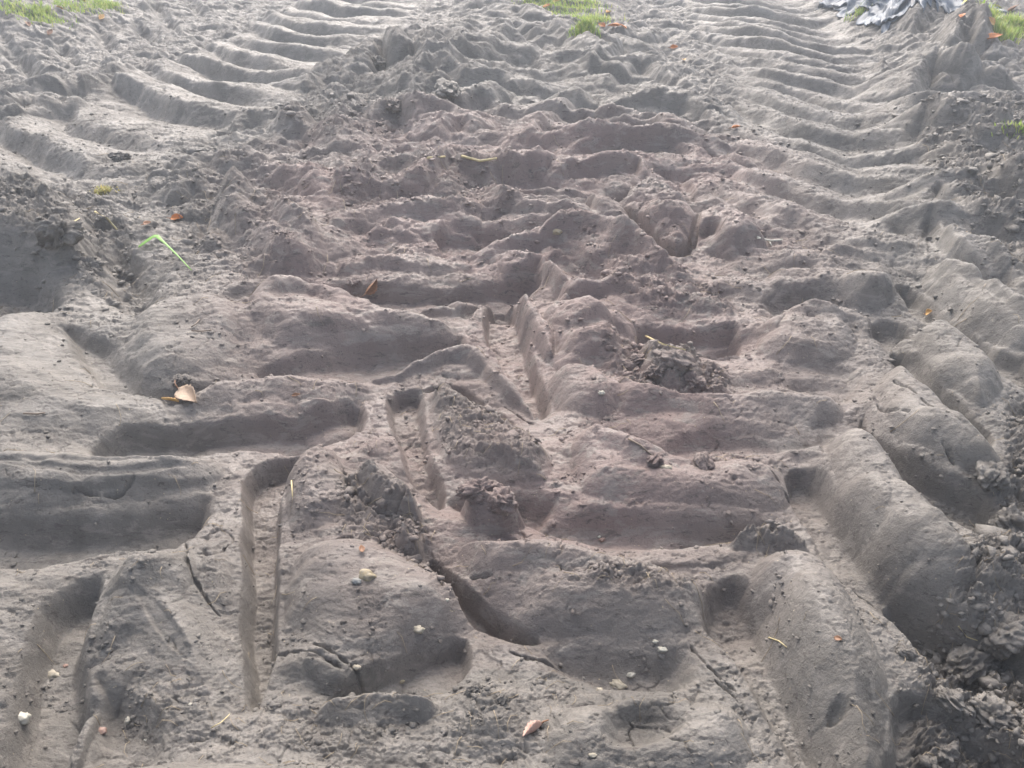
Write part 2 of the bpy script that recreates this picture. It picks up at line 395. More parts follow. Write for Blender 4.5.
# ---------- crests traced one by one: left track
track([(600,262),(590,190),(570,120),(555,60),(548,10)], .62, .235, .050, .10, .10, 15, peak=.1, y0=2.45, y1=13, calm=.55)
track([(400,275),(420,200),(450,110),(470,60),(490,10)], .42, .30, .045, -.18, .10, 16, peak=0, y0=2.5, y1=13, calm=.3)
track([(935,300),(960,200),(940,110)], .35, .26, .05, .22, .1, 17, peak=0, y0=2.3, y1=4.6, calm=.3)
for h,bk,fc,pts in ((.085,.22,.10,[(5,140),(22,131),(45,138),(75,152),(108,167)]),(.095,.24,.10,[(72,130),(85,118),(105,114),(125,122),(150,135),(180,148),(220,144)]),
  (.085,.22,.09,[(148,110),(165,101),(182,108),(205,119),(240,118)]),(.07,.2,.09,[(178,93),(196,95),(220,105),(250,112)]),
  (.08,.26,.10,[(200,60),(222,58),(235,68),(262,80),(300,80)]),(.07,.25,.10,[(182,82),(197,84),(218,94),(250,100),(290,98)]),(.06,.25,.10,[(165,60),(185,56),(215,48),(250,46)]),
  (.06,.25,.10,[(-20,90),(40,95),(90,88),(130,74)]),(.06,.25,.10,[(62,73),(95,74),(135,68),(200,55)]),(.06,.25,.10,[(100,58),(128,60),(170,55),(215,47)]),
  (.08,.3,.12,[(225,38),(250,30),(275,33),(290,45),(312,50)]),(.07,.3,.12,[(250,66),(275,64),(292,70),(330,68)]),(.08,.3,.12,[(262,18),(290,22),(310,30),(340,32)]),
  (.09,.35,.14,[(345,20),(368,14),(388,24)]),(.09,.35,.14,[(350,4),(372,-2),(395,6)]),(.07,.3,.12,[(335,36),(370,32),(400,28)]),(.07,.3,.12,[(300,88),(330,80),(350,84)]),
  (.08,.3,.14,[(215,4),(240,1),(262,10)]),(.05,.25,.1,[(0,112),(25,104),(60,108),(85,104)]),(.05,.25,.1,[(-30,118),(0,113),(10,118)]),
# middle, far
  (.07,.25,.12,[(415,56),(440,44),(465,48)]),(.10,.2,.10,[(362,80),(375,60),(388,58),(402,72),(416,62),(428,78)]),(.08,.2,.10,[(400,95),(430,85),(455,86),(475,96)]),
  (.07,.16,.12,[(478,72),(495,58),(515,44)]),(.06,.2,.1,[(540,42),(556,44),(572,52),(575,62)]),(.09,.22,.12,[(580,76),(603,60),(618,47),(634,52)]),
  (.07,.22,.10,[(595,88),(620,73),(645,65),(665,78),(690,84),(716,82)]),(.06,.22,.10,[(638,42),(665,35),(695,42)]),(.06,.22,.10,[(690,72),(720,70),(740,84),(768,88)]),
  (.05,.2,.1,[(620,28),(650,30),(690,25)]),(.06,.2,.1,[(512,70),(532,66),(548,74)]),(.06,.2,.1,[(500,28),(520,24),(535,32)]),(.05,.2,.09,[(500,98),(520,92),(545,98)]),
  (.06,.2,.1,[(440,112),(475,106),(505,108)]),(.06,.18,.09,[(430,138),(455,128),(480,134)]),(.05,.18,.09,[(370,125),(400,118),(425,128)]),
# left middle, diagonal crests
  (.07,.14,.10,[(230,122),(262,116),(290,130),(325,136),(348,150)]),(.06,.14,.09,[(240,160),(275,175),(305,190),(340,203)]),(.06,.12,.08,[(215,205),(255,205),(285,222),(315,238),(335,250)]),
  (.05,.14,.08,[(180,175),(215,165),(240,176)]),(.04,.12,.07,[(170,200),(195,190),(215,196)]),(.05,.12,.07,[(200,215),(212,207),(222,215),(214,240)]),
# centre rows
  (.05,.12,.08,[(525,148),(556,118),(588,100)]),(.06,.16,.07,[(605,108),(640,104),(670,105),(700,110),(722,121)]),(.05,.14,.06,[(598,124),(630,124),(660,126),(674,136)]),
  (.06,.16,.07,[(668,132),(690,121),(720,127),(745,145),(757,158)]),(.06,.14,.07,[(555,152),(600,147),(640,145),(675,146),(702,156)]),(.05,.14,.07,[(705,156),(720,164),(745,178),(772,183)]),
  (.06,.14,.06,[(546,182),(575,172),(612,171),(640,167),(648,176)]),(.05,.12,.06,[(500,182),(525,177),(548,180)]),(.05,.14,.06,[(640,171),(662,169),(682,175),(705,187),(740,195),(770,202)]),
  (.05,.12,.06,[(715,198),(728,192),(748,193),(768,212)]),(.05,.10,.05,[(685,238),(705,228),(727,234),(728,250)]),(.05,.10,.05,[(726,252),(742,244),(770,241)]),
  (.05,.10,.05,[(480,212),(530,209),(560,207),(595,206),(608,222)]),(.035,.07,.04,[(484,204),(512,216),(545,221),(580,227),(592,236)]),(.045,.09,.05,[(470,246),(512,242),(560,240),(600,240),(630,254),(660,267),(682,282)]),
  (.04,.09,.05,[(500,262),(530,258),(550,266),(572,284),(580,296)]),(.04,.1,.05,[(415,195),(440,176),(468,162)]),(.04,.1,.05,[(425,235),(445,222),(480,222)]),
  (.04,.1,.05,[(340,200),(380,192),(420,198)]),(.04,.1,.05,[(330,230),(370,225),(410,232)]),(.035,.1,.05,[(440,175),(470,180),(500,190)]),
# right track
  (.06,.18,.09,[(775,104),(815,106),(855,112),(895,122)]),(.06,.18,.08,[(782,131),(800,127),(830,139),(860,149),(905,151)]),(.055,.16,.08,[(800,158),(822,150),(842,160),(870,166),(905,162)]),
  (.05,.16,.08,[(790,186),(820,179),(860,186),(912,190)]),(.055,.16,.08,[(772,196),(800,192),(822,205),(845,218),(900,222)]),(.05,.15,.07,[(765,226),(800,224),(830,244),(880,250),(910,248)]),
  (.06,.12,.06,[(912,206),(938,199),(955,210),(985,230),(1040,240)]),(.05,.12,.06,[(905,228),(928,221),(945,242),(965,260),(995,272)]),(.06,.12,.07,[(955,186),(985,188),(1005,204),(1040,212)]),
  (.07,.3,.12,[(760,34),(790,31),(815,36)]),(.08,.3,.12,[(788,52),(802,47),(830,55),(870,60)]),(.09,.25,.12,[(826,88),(850,76),(882,72),(902,64),(920,56)]),
  (.12,.2,.13,[(902,92),(918,76),(936,69),(948,82)]),(.10,.2,.12,[(952,82),(975,76),(1008,82)]),(.10,.2,.12,[(936,62),(960,49),(992,62)]),(.09,.25,.12,[(866,32),(890,22),(908,40)]),
  (.07,.3,.12,[(700,14),(735,12),(768,10)]),(.07,.3,.12,[(690,30),(730,26),(765,24)]),(.07,.25,.12,[(700,52),(740,48),(775,52)]),(.06,.2,.1,[(745,112),(765,108),(780,118)]),
  (.06,.2,.1,[(800,74),(835,70),(855,66)]),(.06,.2,.1,[(890,112),(930,106),(985,104),(1030,110)]),(.06,.2,.1,[(930,140),(960,134),(1000,142)]),(.06,.2,.1,[(950,165),(985,156),(1030,168)]),(.06,.18,.09,[(905,135),(925,132),(935,145)])):
    mx = sum(p[0] for p in pts)/len(pts); my = sum(p[1] for p in pts)/len(pts)
    inl = mx < 440 - my * 1.6 and my < 160 and mx > 150 - my * .9 ; inr = 690 < mx < 905 and my < 235
    if inl or inr: continue
    B(h*(1.25 if 380 < mx < 700 and my > 95 else 1)*(.65 if 760 < mx < 900 and my > 95 else 1),bk*1.3,fc*.8,pts,taper=.16 if mx > 760 or mx < 250 else .25)
# gullies down the left bank
for pts in ([(97,33),(108,45),(116,55)],[(58,46),(68,58),(80,70)],[(0,42),(14,58),(30,78)],[(135,26),(148,38),(160,48)],[(150,8),(165,22),(180,38)],[(20,58),(30,68),(40,85)],[(180,-5),(195,10),(205,24)]):
    L(.06, .16, pts, soft=.9, taper=.4)
for h,bk,fc,pts in ((.03,.10,.05,[(742,264),(800,262),(860,266),(893,281)]),(.03,.10,.05,[(765,292),(830,284),(882,300)]),(.03,.10,.05,[(772,318),(840,314),(870,326)]),
   (.012,.08,.012,[(-30,478),(0,479),(60,486),(130,486),(188,479),(222,458)]),(.008,.06,.01,[(-30,462),(60,470),(140,474),(200,466)]),
   (.025,.08,.05,[(566,452),(590,437),(615,450),(650,470)]),(.03,.10,.05,[(238,334),(262,302),(300,292),(350,300)]),(.02,.06,.04,[(868,385),(890,420),(930,448),(985,474)]),
   (.02,.06,.04,[(828,440),(842,480),(870,525),(900,560)]),(.02,.06,.04,[(760,570),(790,620),(812,670),(832,720)]),(.02,.06,.04,[(905,330),(920,370),(960,394),(985,408)]),
   (.02,.06,.04,[(700,375),(760,372),(830,366),(858,372)]),(.02,.08,.04,[(540,505),(600,500),(700,508),(790,504)]),(.018,.07,.03,[(470,560),(560,575),(640,590),(700,600)]),
   (.03,.08,.05,[(555,360),(590,352),(625,362)]),(.025,.07,.04,[(380,455),(400,440),(415,470)]),(.02,.1,.05,[(300,415),(340,408),(360,392)]),(.02,.06,.03,[(610,700),(660,690),(700,700)]),
   (.02,.06,.03,[(280,640),(330,660),(400,655)]),(.018,.06,.03,[(60,700),(85,680),(110,690)]),(.02,.08,.04,[(120,610),(150,585),(190,590)])):
    B(h,bk,fc,pts,taper=.3)
R(1.15, [(905,610),(960,560),(1000,480),(1015,400),(1300,380),(1300,840),(900,840),(925,740)])
R(.6, [(455,690),(490,670),(530,700),(545,740),(520,775),(460,770),(440,730)])
R(1.0, [(600,340),(650,335),(740,380),(730,400),(640,400),(600,375)])
R(.9, [(600,590),(690,575),(700,600),(620,610)])
R(1.0, [(900,130),(1040,100),(1200,200),(1100,280),(960,250),(930,190)])
R(.7, [(330,170),(470,160),(540,200),(520,230),(400,230),(330,210)], brown=.8)
R(.75, [(300,90),(380,50),(470,60),(480,110),(360,160),(290,150)])
R(.6, [(160,180),(260,170),(330,240),(320,290),(230,290),(180,240)])
R(.9, [(-80,200),(100,190),(150,250),(110,310),(60,260),(-80,260)])
R(.7, [(600,440),(760,440),(800,470),(640,475)])
R(.55, [(100,690),(200,660),(300,690),(440,700),(440,760),(150,760)])
C(.013, .0048, [(300,640),(345,655),(380,690)])
C(.013, .0048, [(270,640),(300,652),(330,658),(345,668)])
C(.013, .0048, [(375,690),(400,692),(430,680)])
C(.013, .0048, [(440,565),(470,572),(500,580)])
C(.013, .0048, [(345,470),(350,500),(372,512)])
C(.013, .0048, [(368,512),(390,522),(412,512)])
C(.013, .0048, [(330,545),(345,535),(358,540)])
C(.013, .0048, [(320,560),(328,548),(324,538)])
C(.013, .0048, [(895,340),(912,330),(925,325)])
C(.013, .0048, [(868,400),(885,420),(905,432)])
C(.013, .0048, [(935,455),(955,468)])
C(.013, .0048, [(800,510),(820,530),(838,548)])
C(.013, .0048, [(840,548),(870,565),(890,580)])
C(.013, .0048, [(205,250),(225,262)])
C(.013, .0048, [(770,480),(790,495)])
C(.013, .0048, [(500,396),(520,410),(535,418)])
C(.013, .0048, [(430,365),(450,372)])
C(.013, .0048, [(700,440),(720,432)])
C(.013, .0048, [(300,362),(330,366),(360,362)])
C(.013, .0048, [(640,446),(648,460)])
C(.013, .0048, [(560,300),(580,312),(600,308)])
C(.013, .0048, [(610,214),(622,228),(640,244)])
C(.013, .0048, [(60,490),(110,496),(135,486)])
C(.013, .0048, [(500,640),(520,650),(560,655)])
C(.013, .0048, [(880,385),(900,408),(940,440)])
# more bars on the right and in the middle distance
for h,bk,fc,pts in ((.035,.07,.04,[(935,272),(965,285),(1000,312),(1040,332)]),(.03,.07,.04,[(975,255),(1000,268),(1040,292)]),(.03,.08,.04,[(820,258),(850,255),(885,262)]),
   (.03,.09,.04,[(700,288),(735,284),(765,296)]),(.03,.09,.04,[(690,330),(740,322),(772,330)]),(.03,.08,.04,[(560,335),(600,325),(640,330)]),(.025,.07,.035,[(845,300),(880,292),(900,300)]),
   (.03,.07,.035,[(640,425),(700,410),(760,424),(830,422)]),(.02,.05,.03,[(700,440),(770,436),(830,446)]),(.025,.06,.03,[(205,300),(240,286),(290,282)]),(.03,.07,.04,[(250,262),(290,262),(320,276)]),
   (.03,.06,.035,[(340,262),(390,258),(430,262),(470,256)]),(.025,.05,.03,[(370,240),(400,236),(425,242)]),(.03,.06,.035,[(590,262),(625,256),(655,268)]),(.03,.06,.035,[(565,300),(600,292),(640,298)])):
    B(h,bk,fc,pts,taper=.25)

#FEATURES_END

# ------------------------------------------------------------------ natural relief on top of the pressed shapes
Xf, Yf = X.astype(np.float32), Yg.astype(np.float32)
near = np.clip(1 - (Yg - 9) / 8, 0, 1)                      # beyond the photo the ground calms down
mid = sstep((Yg - 1.6) / 1.8)
Z += ((.010 + .016 * mid * (1 - .6 * CALM)) * fbm(Xf * .6, Yf, 2.6, 4, 31) + .011 * (.5 + RO) * (1 - .7 * CALM) * fbm(Xf * .75, Yf, 9, 3, 41)) * near
# pushed-up pillows with creases between them
bx = WX * .62 + .05 * fbm(Xf, Yf, 3, 2, 33); by = WY + .05 * fbm(Xf, Yf, 3, 2, 34)
bil = np.abs(perlin(bx * 3.6, by * 3.9, 35)) * 1.6; bil2 = np.abs(perlin(bx * 8.5 + 4, by * 9.5, 36)) * 1.6
bil3 = 1 - np.abs(fbm(bx + .3, by, 7, 3, 37)) * 2.2          # angular broken crests
amp = .5 + 1.0 * sstep(.5 + fbm(Xf, Yf, 1.3, 2, 38) * 1.6)
Z += (.012 + .034 * mid * (1 - .95 * CALM)) * amp * (np.sqrt(bil + .03) - .4) * near
Z += (.004 + .010 * mid * (1 - .95 * CALM)) * (np.sqrt(bil2 + .03) - .4) * near
Z += (.006 + .020 * mid * (1 - .95 * CALM)) * (bil3 - .6) * near
# torn slabs: tilted blocks of soil parted by creases
zone = (1 - CALM) * (.15 + .85 * mid)
for fq, hh, sd_ in ((4.6, .034, 131), (10.5, .016, 132)):
    wx_ = (WX + .05 * fbm(Xf, Yf, 5, 3, sd_ + 5)) * .66; wy_ = WY + .05 * fbm(Xf, Yf, 5, 3, sd_ + 6)
    g1, g2, gi, gt = worley(wx_, wy_, fq, sd_, True)
    edge = sstep((g2 - g1) / .22)
    pick = sstep((gi * 7 % 1) * 2.2 - .4)
    Z += hh * zone * pick * ((.55 * (gi - .4) + .9 * gt) * edge - .35 * (1 - edge)) * near
# fine relief is laid along the surface, and steep pressed walls stay smoother
gyz, gxz = np.gradient(Z)
dx_ = np.gradient(X, axis=1); dy_ = np.gradient(Yr)[:, None]
slope = np.hypot(gxz / dx_, gyz / dy_)
for _ in range(2): slope[1:-1, 1:-1] = (slope[:-2, 1:-1] + slope[2:, 1:-1] + slope[1:-1, :-2] + slope[1:-1, 2:] + slope[1:-1, 1:-1]) / 5
flat = (1 / (1 + (slope * .9) ** 2)).astype(np.float32)
flat = np.clip(flat + .25 * np.clip(RO - .5, 0, .6), 0, 1)
Yd = Yf + Z * 1.3; WD = WY + Z * 1.3
# torn clods where the soil is rough
f1, f2, cid = worley(WX * .8 + .012 * perlin(Xf * 30, Yd * 30, 54), WD + .012 * perlin(Xf * 30, Yd * 30, 55), 22, 51)
f1b, f2b, cidb = worley(WX, WD, 60, 52)
f1c, f2c, cidc = worley(WX + .003 * perlin(Xf * 90, Yd * 90, 3), WD, 150, 53)
rr = np.clip(RO, 0, 1.2)
patch = sstep(.5 + 1.3 * fbm(Xf, Yd, 12, 3, 61)) 
rr2 = rr * (.35 + .65 * patch)
Z += (rr ** 1.6) * .009 * (cid - .5 + .8 * (.5 - f1)) * near * flat
Z += rr2 * .009 * (cidb - .4 + .7 * (.5 - f1b)) * near * flat
Z += rr2 * .0035 * (cidc - .5 + .8 * (.5 - f1c)) * near * flat
Z += (.0006 + .0040 * rr + .0030 * mid) * fbm(Xf, Yd, 75, 3, 71, .65) * near * flat
# torn flakes: small plateaus with crisp ragged edges, and shallow pits
ft = (.07 + 1.5 * rr * rr) + .85 * mid * (1 - .6 * CALM)
for fq, hh, sd_, th in ((7, .0060, 101, .10), (16, .0042, 102, .08), (38, .0024, 103, .05), (80, .0015, 104, .0)):
    nn = fbm(WX * .55, WD, fq, 4, sd_, .6)
    Z += hh * ft * (sstep((nn - th) / .03) - .5 * sstep((-nn - th - .08) / .03)) * near * flat
gran = fbm(Xf, Yd, 160, 2, 111, .7)
Z += (.0003 + .0016 * rr) * gran * near * flat
dash = sstep((fbm(Xf * .5, Yd, 62, 3, 112, .65) - .21) / .06) * (.35 + .65 * sstep(fbm(Xf, Yd, 8, 2, 113) * 4 + .3))
Z -= (.0034 + .0045 * mid) * (.6 + rr) * dash * near * flat
dash2 = sstep((fbm(Xf * .45, Yd, 26, 4, 114, .6) - .27) / .03)
Z -= (.0045 + .003 * mid) * (.25 + rr) * dash2 * near * flat
# thin drying cracks at the clod borders
ck = np.exp(-((f2 - f1) / .035) ** 2) * sstep(fbm(Xf, Yd, 7, 3, 81) * 5 - 1.1)
Z -= .010 * ck * (.45 + rr) * near * flat
# drag streaks of the tread on smooth faces
Z += .0005 * (1 - np.clip(rr, 0, 1)) * perlin(Xf * 12, Yd * 110, 91) * near * flat
Z += np.where(Yg > 9, (Yg - 9) * .004, 0)
RO = np.clip(RO, 0, 1.2)
BR = np.clip(BR * (1 + .9 * fbm(Xf, Yf, 2.2, 4, 121)), 0, 1)

co = np.stack([X, Yg, Z], -1).reshape(-1, 3).astype(np.float32)
idx = np.arange(NR * NC).reshape(NR, NC)
q = np.stack([idx[:-1, :-1], idx[:-1, 1:], idx[1:, 1:], idx[1:, :-1]], -1).reshape(-1, 4).astype(np.int32)
me = bpy.data.meshes.new('ground')
me.vertices.add(len(co)); me.vertices.foreach_set('co', co.ravel())
me.loops.add(q.size); me.loops.foreach_set('vertex_index', q.ravel())
me.polygons.add(len(q)); me.polygons.foreach_set('loop_start', np.arange(0, q.size, 4, dtype=np.int32))
me.polygons.foreach_set('use_smooth', np.ones(len(q), bool))
me.update(calc_edges=True)
for nm, arr in (('rough', RO), ('brown', BR)):
    at = me.attributes.new(nm, 'FLOAT', 'POINT'); at.data.foreach_set('value', arr.ravel().astype(np.float32))
ground = bpy.data.objects.new('ground', me); sc.collection.objects.link(ground)
ground['kind'] = 'structure'

def hz(x, y):
    """height of the ground at (x, y)"""
    j = int(np.clip(np.searchsorted(Yr, y) - 1, 0, NR - 2)); fy = (y - Yr[j]) / (Yr[j + 1] - Yr[j])
    def row(jj):
        t = x / half[jj]; i = int(np.clip(np.searchsorted(s, t) - 1, 0, NC - 2)); fx = (t - s[i]) / (s[i + 1] - s[i])
        return Z[jj, i] * (1 - fx) + Z[jj, i + 1] * fx
    return float(row(j) * (1 - fy) + row(j + 1) * fy)

def at(px, py):
    """where the ray through the photo's (px, py) meets the ground"""
    a = PITCH + math.atan((py - 384) / F); r = math.hypot(F, py - 384)
    lo, hi = .45, 14.
    z = .35; st = -.004
    while z > -.25:
        x, y = U(px, py, z)
        if hz(x, y) >= z: break
        z += st
    return Vector((x, y, hz(x, y)))

# ------------------------------------------------------------------ materials
def mat(name):
    m = bpy.data.materials.new(name); m.use_nodes = True; n = m.node_tree
    return m, n, n.nodes['Principled BSDF']
def ramp(n, fac, stops):
    r = n.nodes.new('ShaderNodeValToRGB'); n.links.new(fac, r.inputs[0])
    e = r.color_ramp.elements
    e[0].position, e[0].color = stops[0][0], (*stops[0][1], 1); e[1].position, e[1].color = stops[-1][0], (*stops[-1][1], 1)
    for p_, c_ in stops[1:-1]:
        k = e.new(p_); k.color = (*c_, 1)
    return r.outputs[0]
def noise(n, scale, detail=4, rough=.6, vec=None, dist=0):
    t = n.nodes.new('ShaderNodeTexNoise'); t.inputs['Scale'].default_value = scale; t.inputs['Detail'].default_value = detail
    t.inputs['Roughness'].default_value = rough; t.inputs['Distortion'].default_value = dist
    if vec is not None: n.links.new(vec, t.inputs['Vector'])
    return t.outputs['Fac']
def mix(n, fac, a, b, blend='MIX'):
    m = n.nodes.new('ShaderNodeMix'); m.data_type = 'RGBA'; m.blend_type = blend
    for sock, v in ((m.inputs['Factor'], fac), (m.inputs[6], a), (m.inputs[7], b)):
        if hasattr(v, 'links'): n.links.new(v, sock)
        elif isinstance(v, (int, float)): sock.default_value = v
        else: sock.default_value = (*v, 1)
    return m.outputs[2]
def maths(n, op, a, b=0, clamp=False):
    m = n.nodes.new('ShaderNodeMath'); m.operation = op; m.use_clamp = clamp
    for sock, v in ((m.inputs[0], a), (m.inputs[1], b)):
        if hasattr(v, 'links'): n.links.new(v, sock)
        else: sock.default_value = v
    return m.outputs[0]

def mud_material(name, ground_attr=True):
    m, n, b = mat(name)
    geo = n.nodes.new('ShaderNodeTexCoord').outputs['Object']
    if not ground_attr: geo = n.nodes.new('ShaderNodeNewGeometry').outputs['Position']
    base = ramp(n, noise(n, 4.5, 8, .68, geo), [(.34, (.110, .101, .090)), (.5, (.174, .160, .143)), (.64, (.230, .212, .190))] if ground_attr else [(.3, (.125, .107, .092)), (.5, (.160, .138, .120)), (.7, (.200, .172, .150))])
    if ground_attr:
        a = n.nodes.new('ShaderNodeAttribute'); a.attribute_name = 'rough'; rough = a.outputs['Fac']
        a = n.nodes.new('ShaderNodeAttribute'); a.attribute_name = 'brown'; brown = a.outputs['Fac']
        base = mix(n, maths(n, 'MULTIPLY', brown, .8), base, (.236, .170, .156))
    else:
        rough = None
    # crumbs: darker moist grains and pale dry ones
    gr = noise(n, 420, 3, .7, geo)
    g2 = noise(n, 120, 4, .7, geo)
    base = mix(n, maths(n, 'MULTIPLY', ramp(n, gr, [(.58, (0, 0, 0)), (.72, (1, 1, 1))]), .45), base, (.30, .26, .215))
    base = mix(n, maths(n, 'MULTIPLY', ramp(n, g2, [(.28, (1, 1, 1)), (.42, (0, 0, 0))]), .5), base, (.085, .072, .064))
    vor = n.nodes.new('ShaderNodeTexVoronoi'); vor.inputs['Scale'].default_value = 95; n.links.new(geo, vor.inputs['Vector'])
    speck = maths(n, 'LESS_THAN', vor.outputs['Distance'], .13)
    sel = maths(n, 'GREATER_THAN', noise(n, 31, 2, .6, geo), .60)
    base = mix(n, maths(n, 'MULTIPLY', maths(n, 'MULTIPLY', speck, sel), .7), base, (.42, .35, .24))
    if ground_attr:
        base = mix(n, maths(n, 'MULTIPLY', rough, .16), base, (.130, .108, .094))
    # thin dark lines of torn soil and dry pale scabs
    st = n.nodes.new('ShaderNodeMapping'); st.inputs['Scale'].default_value = (.35, 1, 1); n.links.new(geo, st.inputs['Vector'])
    s1 = noise(n, 80, 6, .75, st.outputs[0], 1.2)
    base = mix(n, maths(n, 'MULTIPLY', ramp(n, s1, [(.38, (1, 1, 1)), (.43, (0, 0, 0))]), .75), base, (.080, .068, .062))
    base = mix(n, maths(n, 'MULTIPLY', ramp(n, noise(n, 26, 6, .75, st.outputs[0], .6), [(.53, (0, 0, 0)), (.60, (1, 1, 1))]), .5), base, (.295, .268, .238))
    s2 = noise(n, 34, 7, .8, st.outputs[0], .8)
    base = mix(n, maths(n, 'MULTIPLY', ramp(n, s2, [(.38, (1, 1, 1)), (.43, (0, 0, 0))]), .6), base, (.095, .082, .074))
    n.links.new(base, b.inputs['Base Color'])
    rg = maths(n, 'ADD', maths(n, 'MULTIPLY', noise(n, 14, 4, .6, geo), .30), .40)
    if rough is not None: rg = maths(n, 'ADD', rg, maths(n, 'MULTIPLY', rough, .22), True)
    n.links.new(rg, b.inputs['Roughness'])
    b.inputs['Specular IOR Level'].default_value = .3
    wet = ramp(n, noise(n, 5, 5, .65, geo), [(.45, (0, 0, 0)), (.62, (1, 1, 1))])
    n.links.new(maths(n, 'MULTIPLY', wet, .25), b.inputs['Coat Weight']); b.inputs['Coat Roughness'].default_value = .33
    # fine grain
    bump1 = n.nodes.new('ShaderNodeBump'); bump1.inputs['Distance'].default_value = .0032; bump1.inputs['Strength'].default_value = 1.0
    n.links.new(noise(n, 260, 5, .8, geo), bump1.inputs['Height'])
    bump2 = n.nodes.new('ShaderNodeBump'); bump2.inputs['Distance'].default_value = .004; bump2.inputs['Strength'].default_value = .7
    n.links.new(noise(n, 70, 5, .7, geo, .6), bump2.inputs['Height']); n.links.new(bump1.outputs[0], bump2.inputs['Normal'])
    n.links.new(bump2.outputs[0], b.inputs['Normal'])
    return m
me.materials.append(mud_material('wet_mud'))
# thin haze volume, added to pale the far end as lens glare does
bm = bmesh.new(); bmesh.ops.create_cube(bm, size=1)
bm_top = max(1.5, float(Z.max()) + .3); bm_bot = float(Z.min()) - 1
wide = float(half.max() * s.max()) + 20; deep0, deep1 = float(Yr[0]) - 20, float(Yr[-1]) + 20
for v in bm.verts: v.co = Vector((v.co.x * 2 * wide, (deep0 + deep1) / 2 + v.co.y * (deep1 - deep0), (bm_top + bm_bot) / 2 + v.co.z * (bm_top - bm_bot)))
hm = bpy.data.meshes.new('haze'); bm.to_mesh(hm); bm.free()
hz_m = bpy.data.materials.new('glare_haze'); hz_m.use_nodes = True; hn = hz_m.node_tree; hn.nodes.clear()
ho = hn.nodes.new('ShaderNodeOutputMaterial'); hv = hn.nodes.new('ShaderNodeVolumePrincipled')
hv.inputs['Color'].default_value = (.86, .93, 1, 1); hv.inputs['Density'].default_value = .015; hv.inputs['Anisotropy'].default_value = .2
hn.links.new(hv.outputs[0], ho.inputs['Volume']); hm.materials.append(hz_m)
haze = bpy.data.objects.new('haze', hm); sc.collection.objects.link(haze); haze['kind'] = 'stuff'; haze['label'] = 'added thin haze standing in for lens glare at the far end'
def link(o): sc.collection.objects.link(o); return o
def tag(o, label, cat, group=None, kind=None):
    if label: o['label'] = label
    if cat: o['category'] = cat
    if group: o['group'] = group
    if kind: o['kind'] = kind
    return o
def mesh_obj(name, verts, faces, m, smooth=True, parent=None):
    d = bpy.data.meshes.new(name); d.from_pydata([tuple(v) for v in verts], [], faces); d.update()
    if smooth: d.polygons.foreach_set('use_smooth', [True] * len(d.polygons))
    d.materials.append(m); o = link(bpy.data.objects.new(name, d))
    if parent is not None: o.parent = parent
    return o
def normal_at(p, e=.012):
    return Vector((hz(p.x - e, p.y) - hz(p.x + e, p.y), hz(p.x, p.y - e) - hz(p.x, p.y + e), 2 * e)).normalized()
def px_size(p):                      # metres that one photo pixel spans at p
    return (p.y * math.cos(PITCH) + (H - p.z) * math.sin(PITCH)) / F

mud_c = me.materials[0]

# ------------------------------------------------------------------ clods
def clod_mesh(r, sx, sy, sz, seed, sub=4):
    bm = bmesh.new(); bmesh.ops.create_icosphere(bm, subdivisions=sub + (sub > 3), radius=1.0)
    V = np.array([v.co[:] for v in bm.verts])
    n1 = perlin(V[:, 0] * 1.3 + seed, V[:, 1] * 1.3 + V[:, 2] * 1.1, seed); n2 = perlin(V[:, 0] * 3 + V[:, 2] * 2.1, V[:, 1] * 3 - V[:, 2] * 2, seed + 1)
    n3 = perlin(V[:, 0] * 8 + V[:, 2] * 5, V[:, 1] * 8 - V[:, 2] * 6, seed + 2)
    f1_, f2_, c_ = worley(V[:, 0] + V[:, 2] * .7 + 5, V[:, 1] - V[:, 2] * .6 + 5, 1.7, seed + 3)
    g1_, g2_, h_ = worley(V[:, 0] + V[:, 2] * .7 + 9, V[:, 1] - V[:, 2] * .6 + 9, 4.5, seed + 4)
    n4 = perlin(V[:, 0] * 19 + V[:, 2] * 13, V[:, 1] * 19 - V[:, 2] * 14, seed + 5)
    rgh = 1.0 if sub > 3 else .25
    k = 1 + .28 * n1 + .22 * n2 + (.10 * n3 + .25 * (c_ - .5) - .12 * f1_) * (.4 + .6 * rgh) + rgh * (.10 * (h_ - .5) - .10 * g1_ + .07 * n4)
    for v, kk in zip(bm.verts, k):
        v.co = Vector((v.co.x * sx, v.co.y * sy, v.co.z * sz)) * float(kk) * r
    d = bpy.data.meshes.new('clod'); bm.to_mesh(d); bm.free()
    d.polygons.foreach_set('use_smooth', [True] * len(d.polygons)); d.materials.append(mud_c); return d
def soil_attr(d, br, ro):
    n_v = len(d.vertices)
    for nm, v_ in (('brown', br), ('rough', ro)):
        at_ = d.attributes.new(nm, 'FLOAT', 'POINT'); at_.data.foreach_set('value', np.broadcast_to(np.asarray(v_, np.float32), (n_v,)).copy())
def grid_at(A, x, y):
    j = int(np.clip(np.searchsorted(Yr, y), 0, NR - 1)); return float(A[j, int(np.clip(np.searchsorted(s, x / half[j]), 0, NC - 1))])
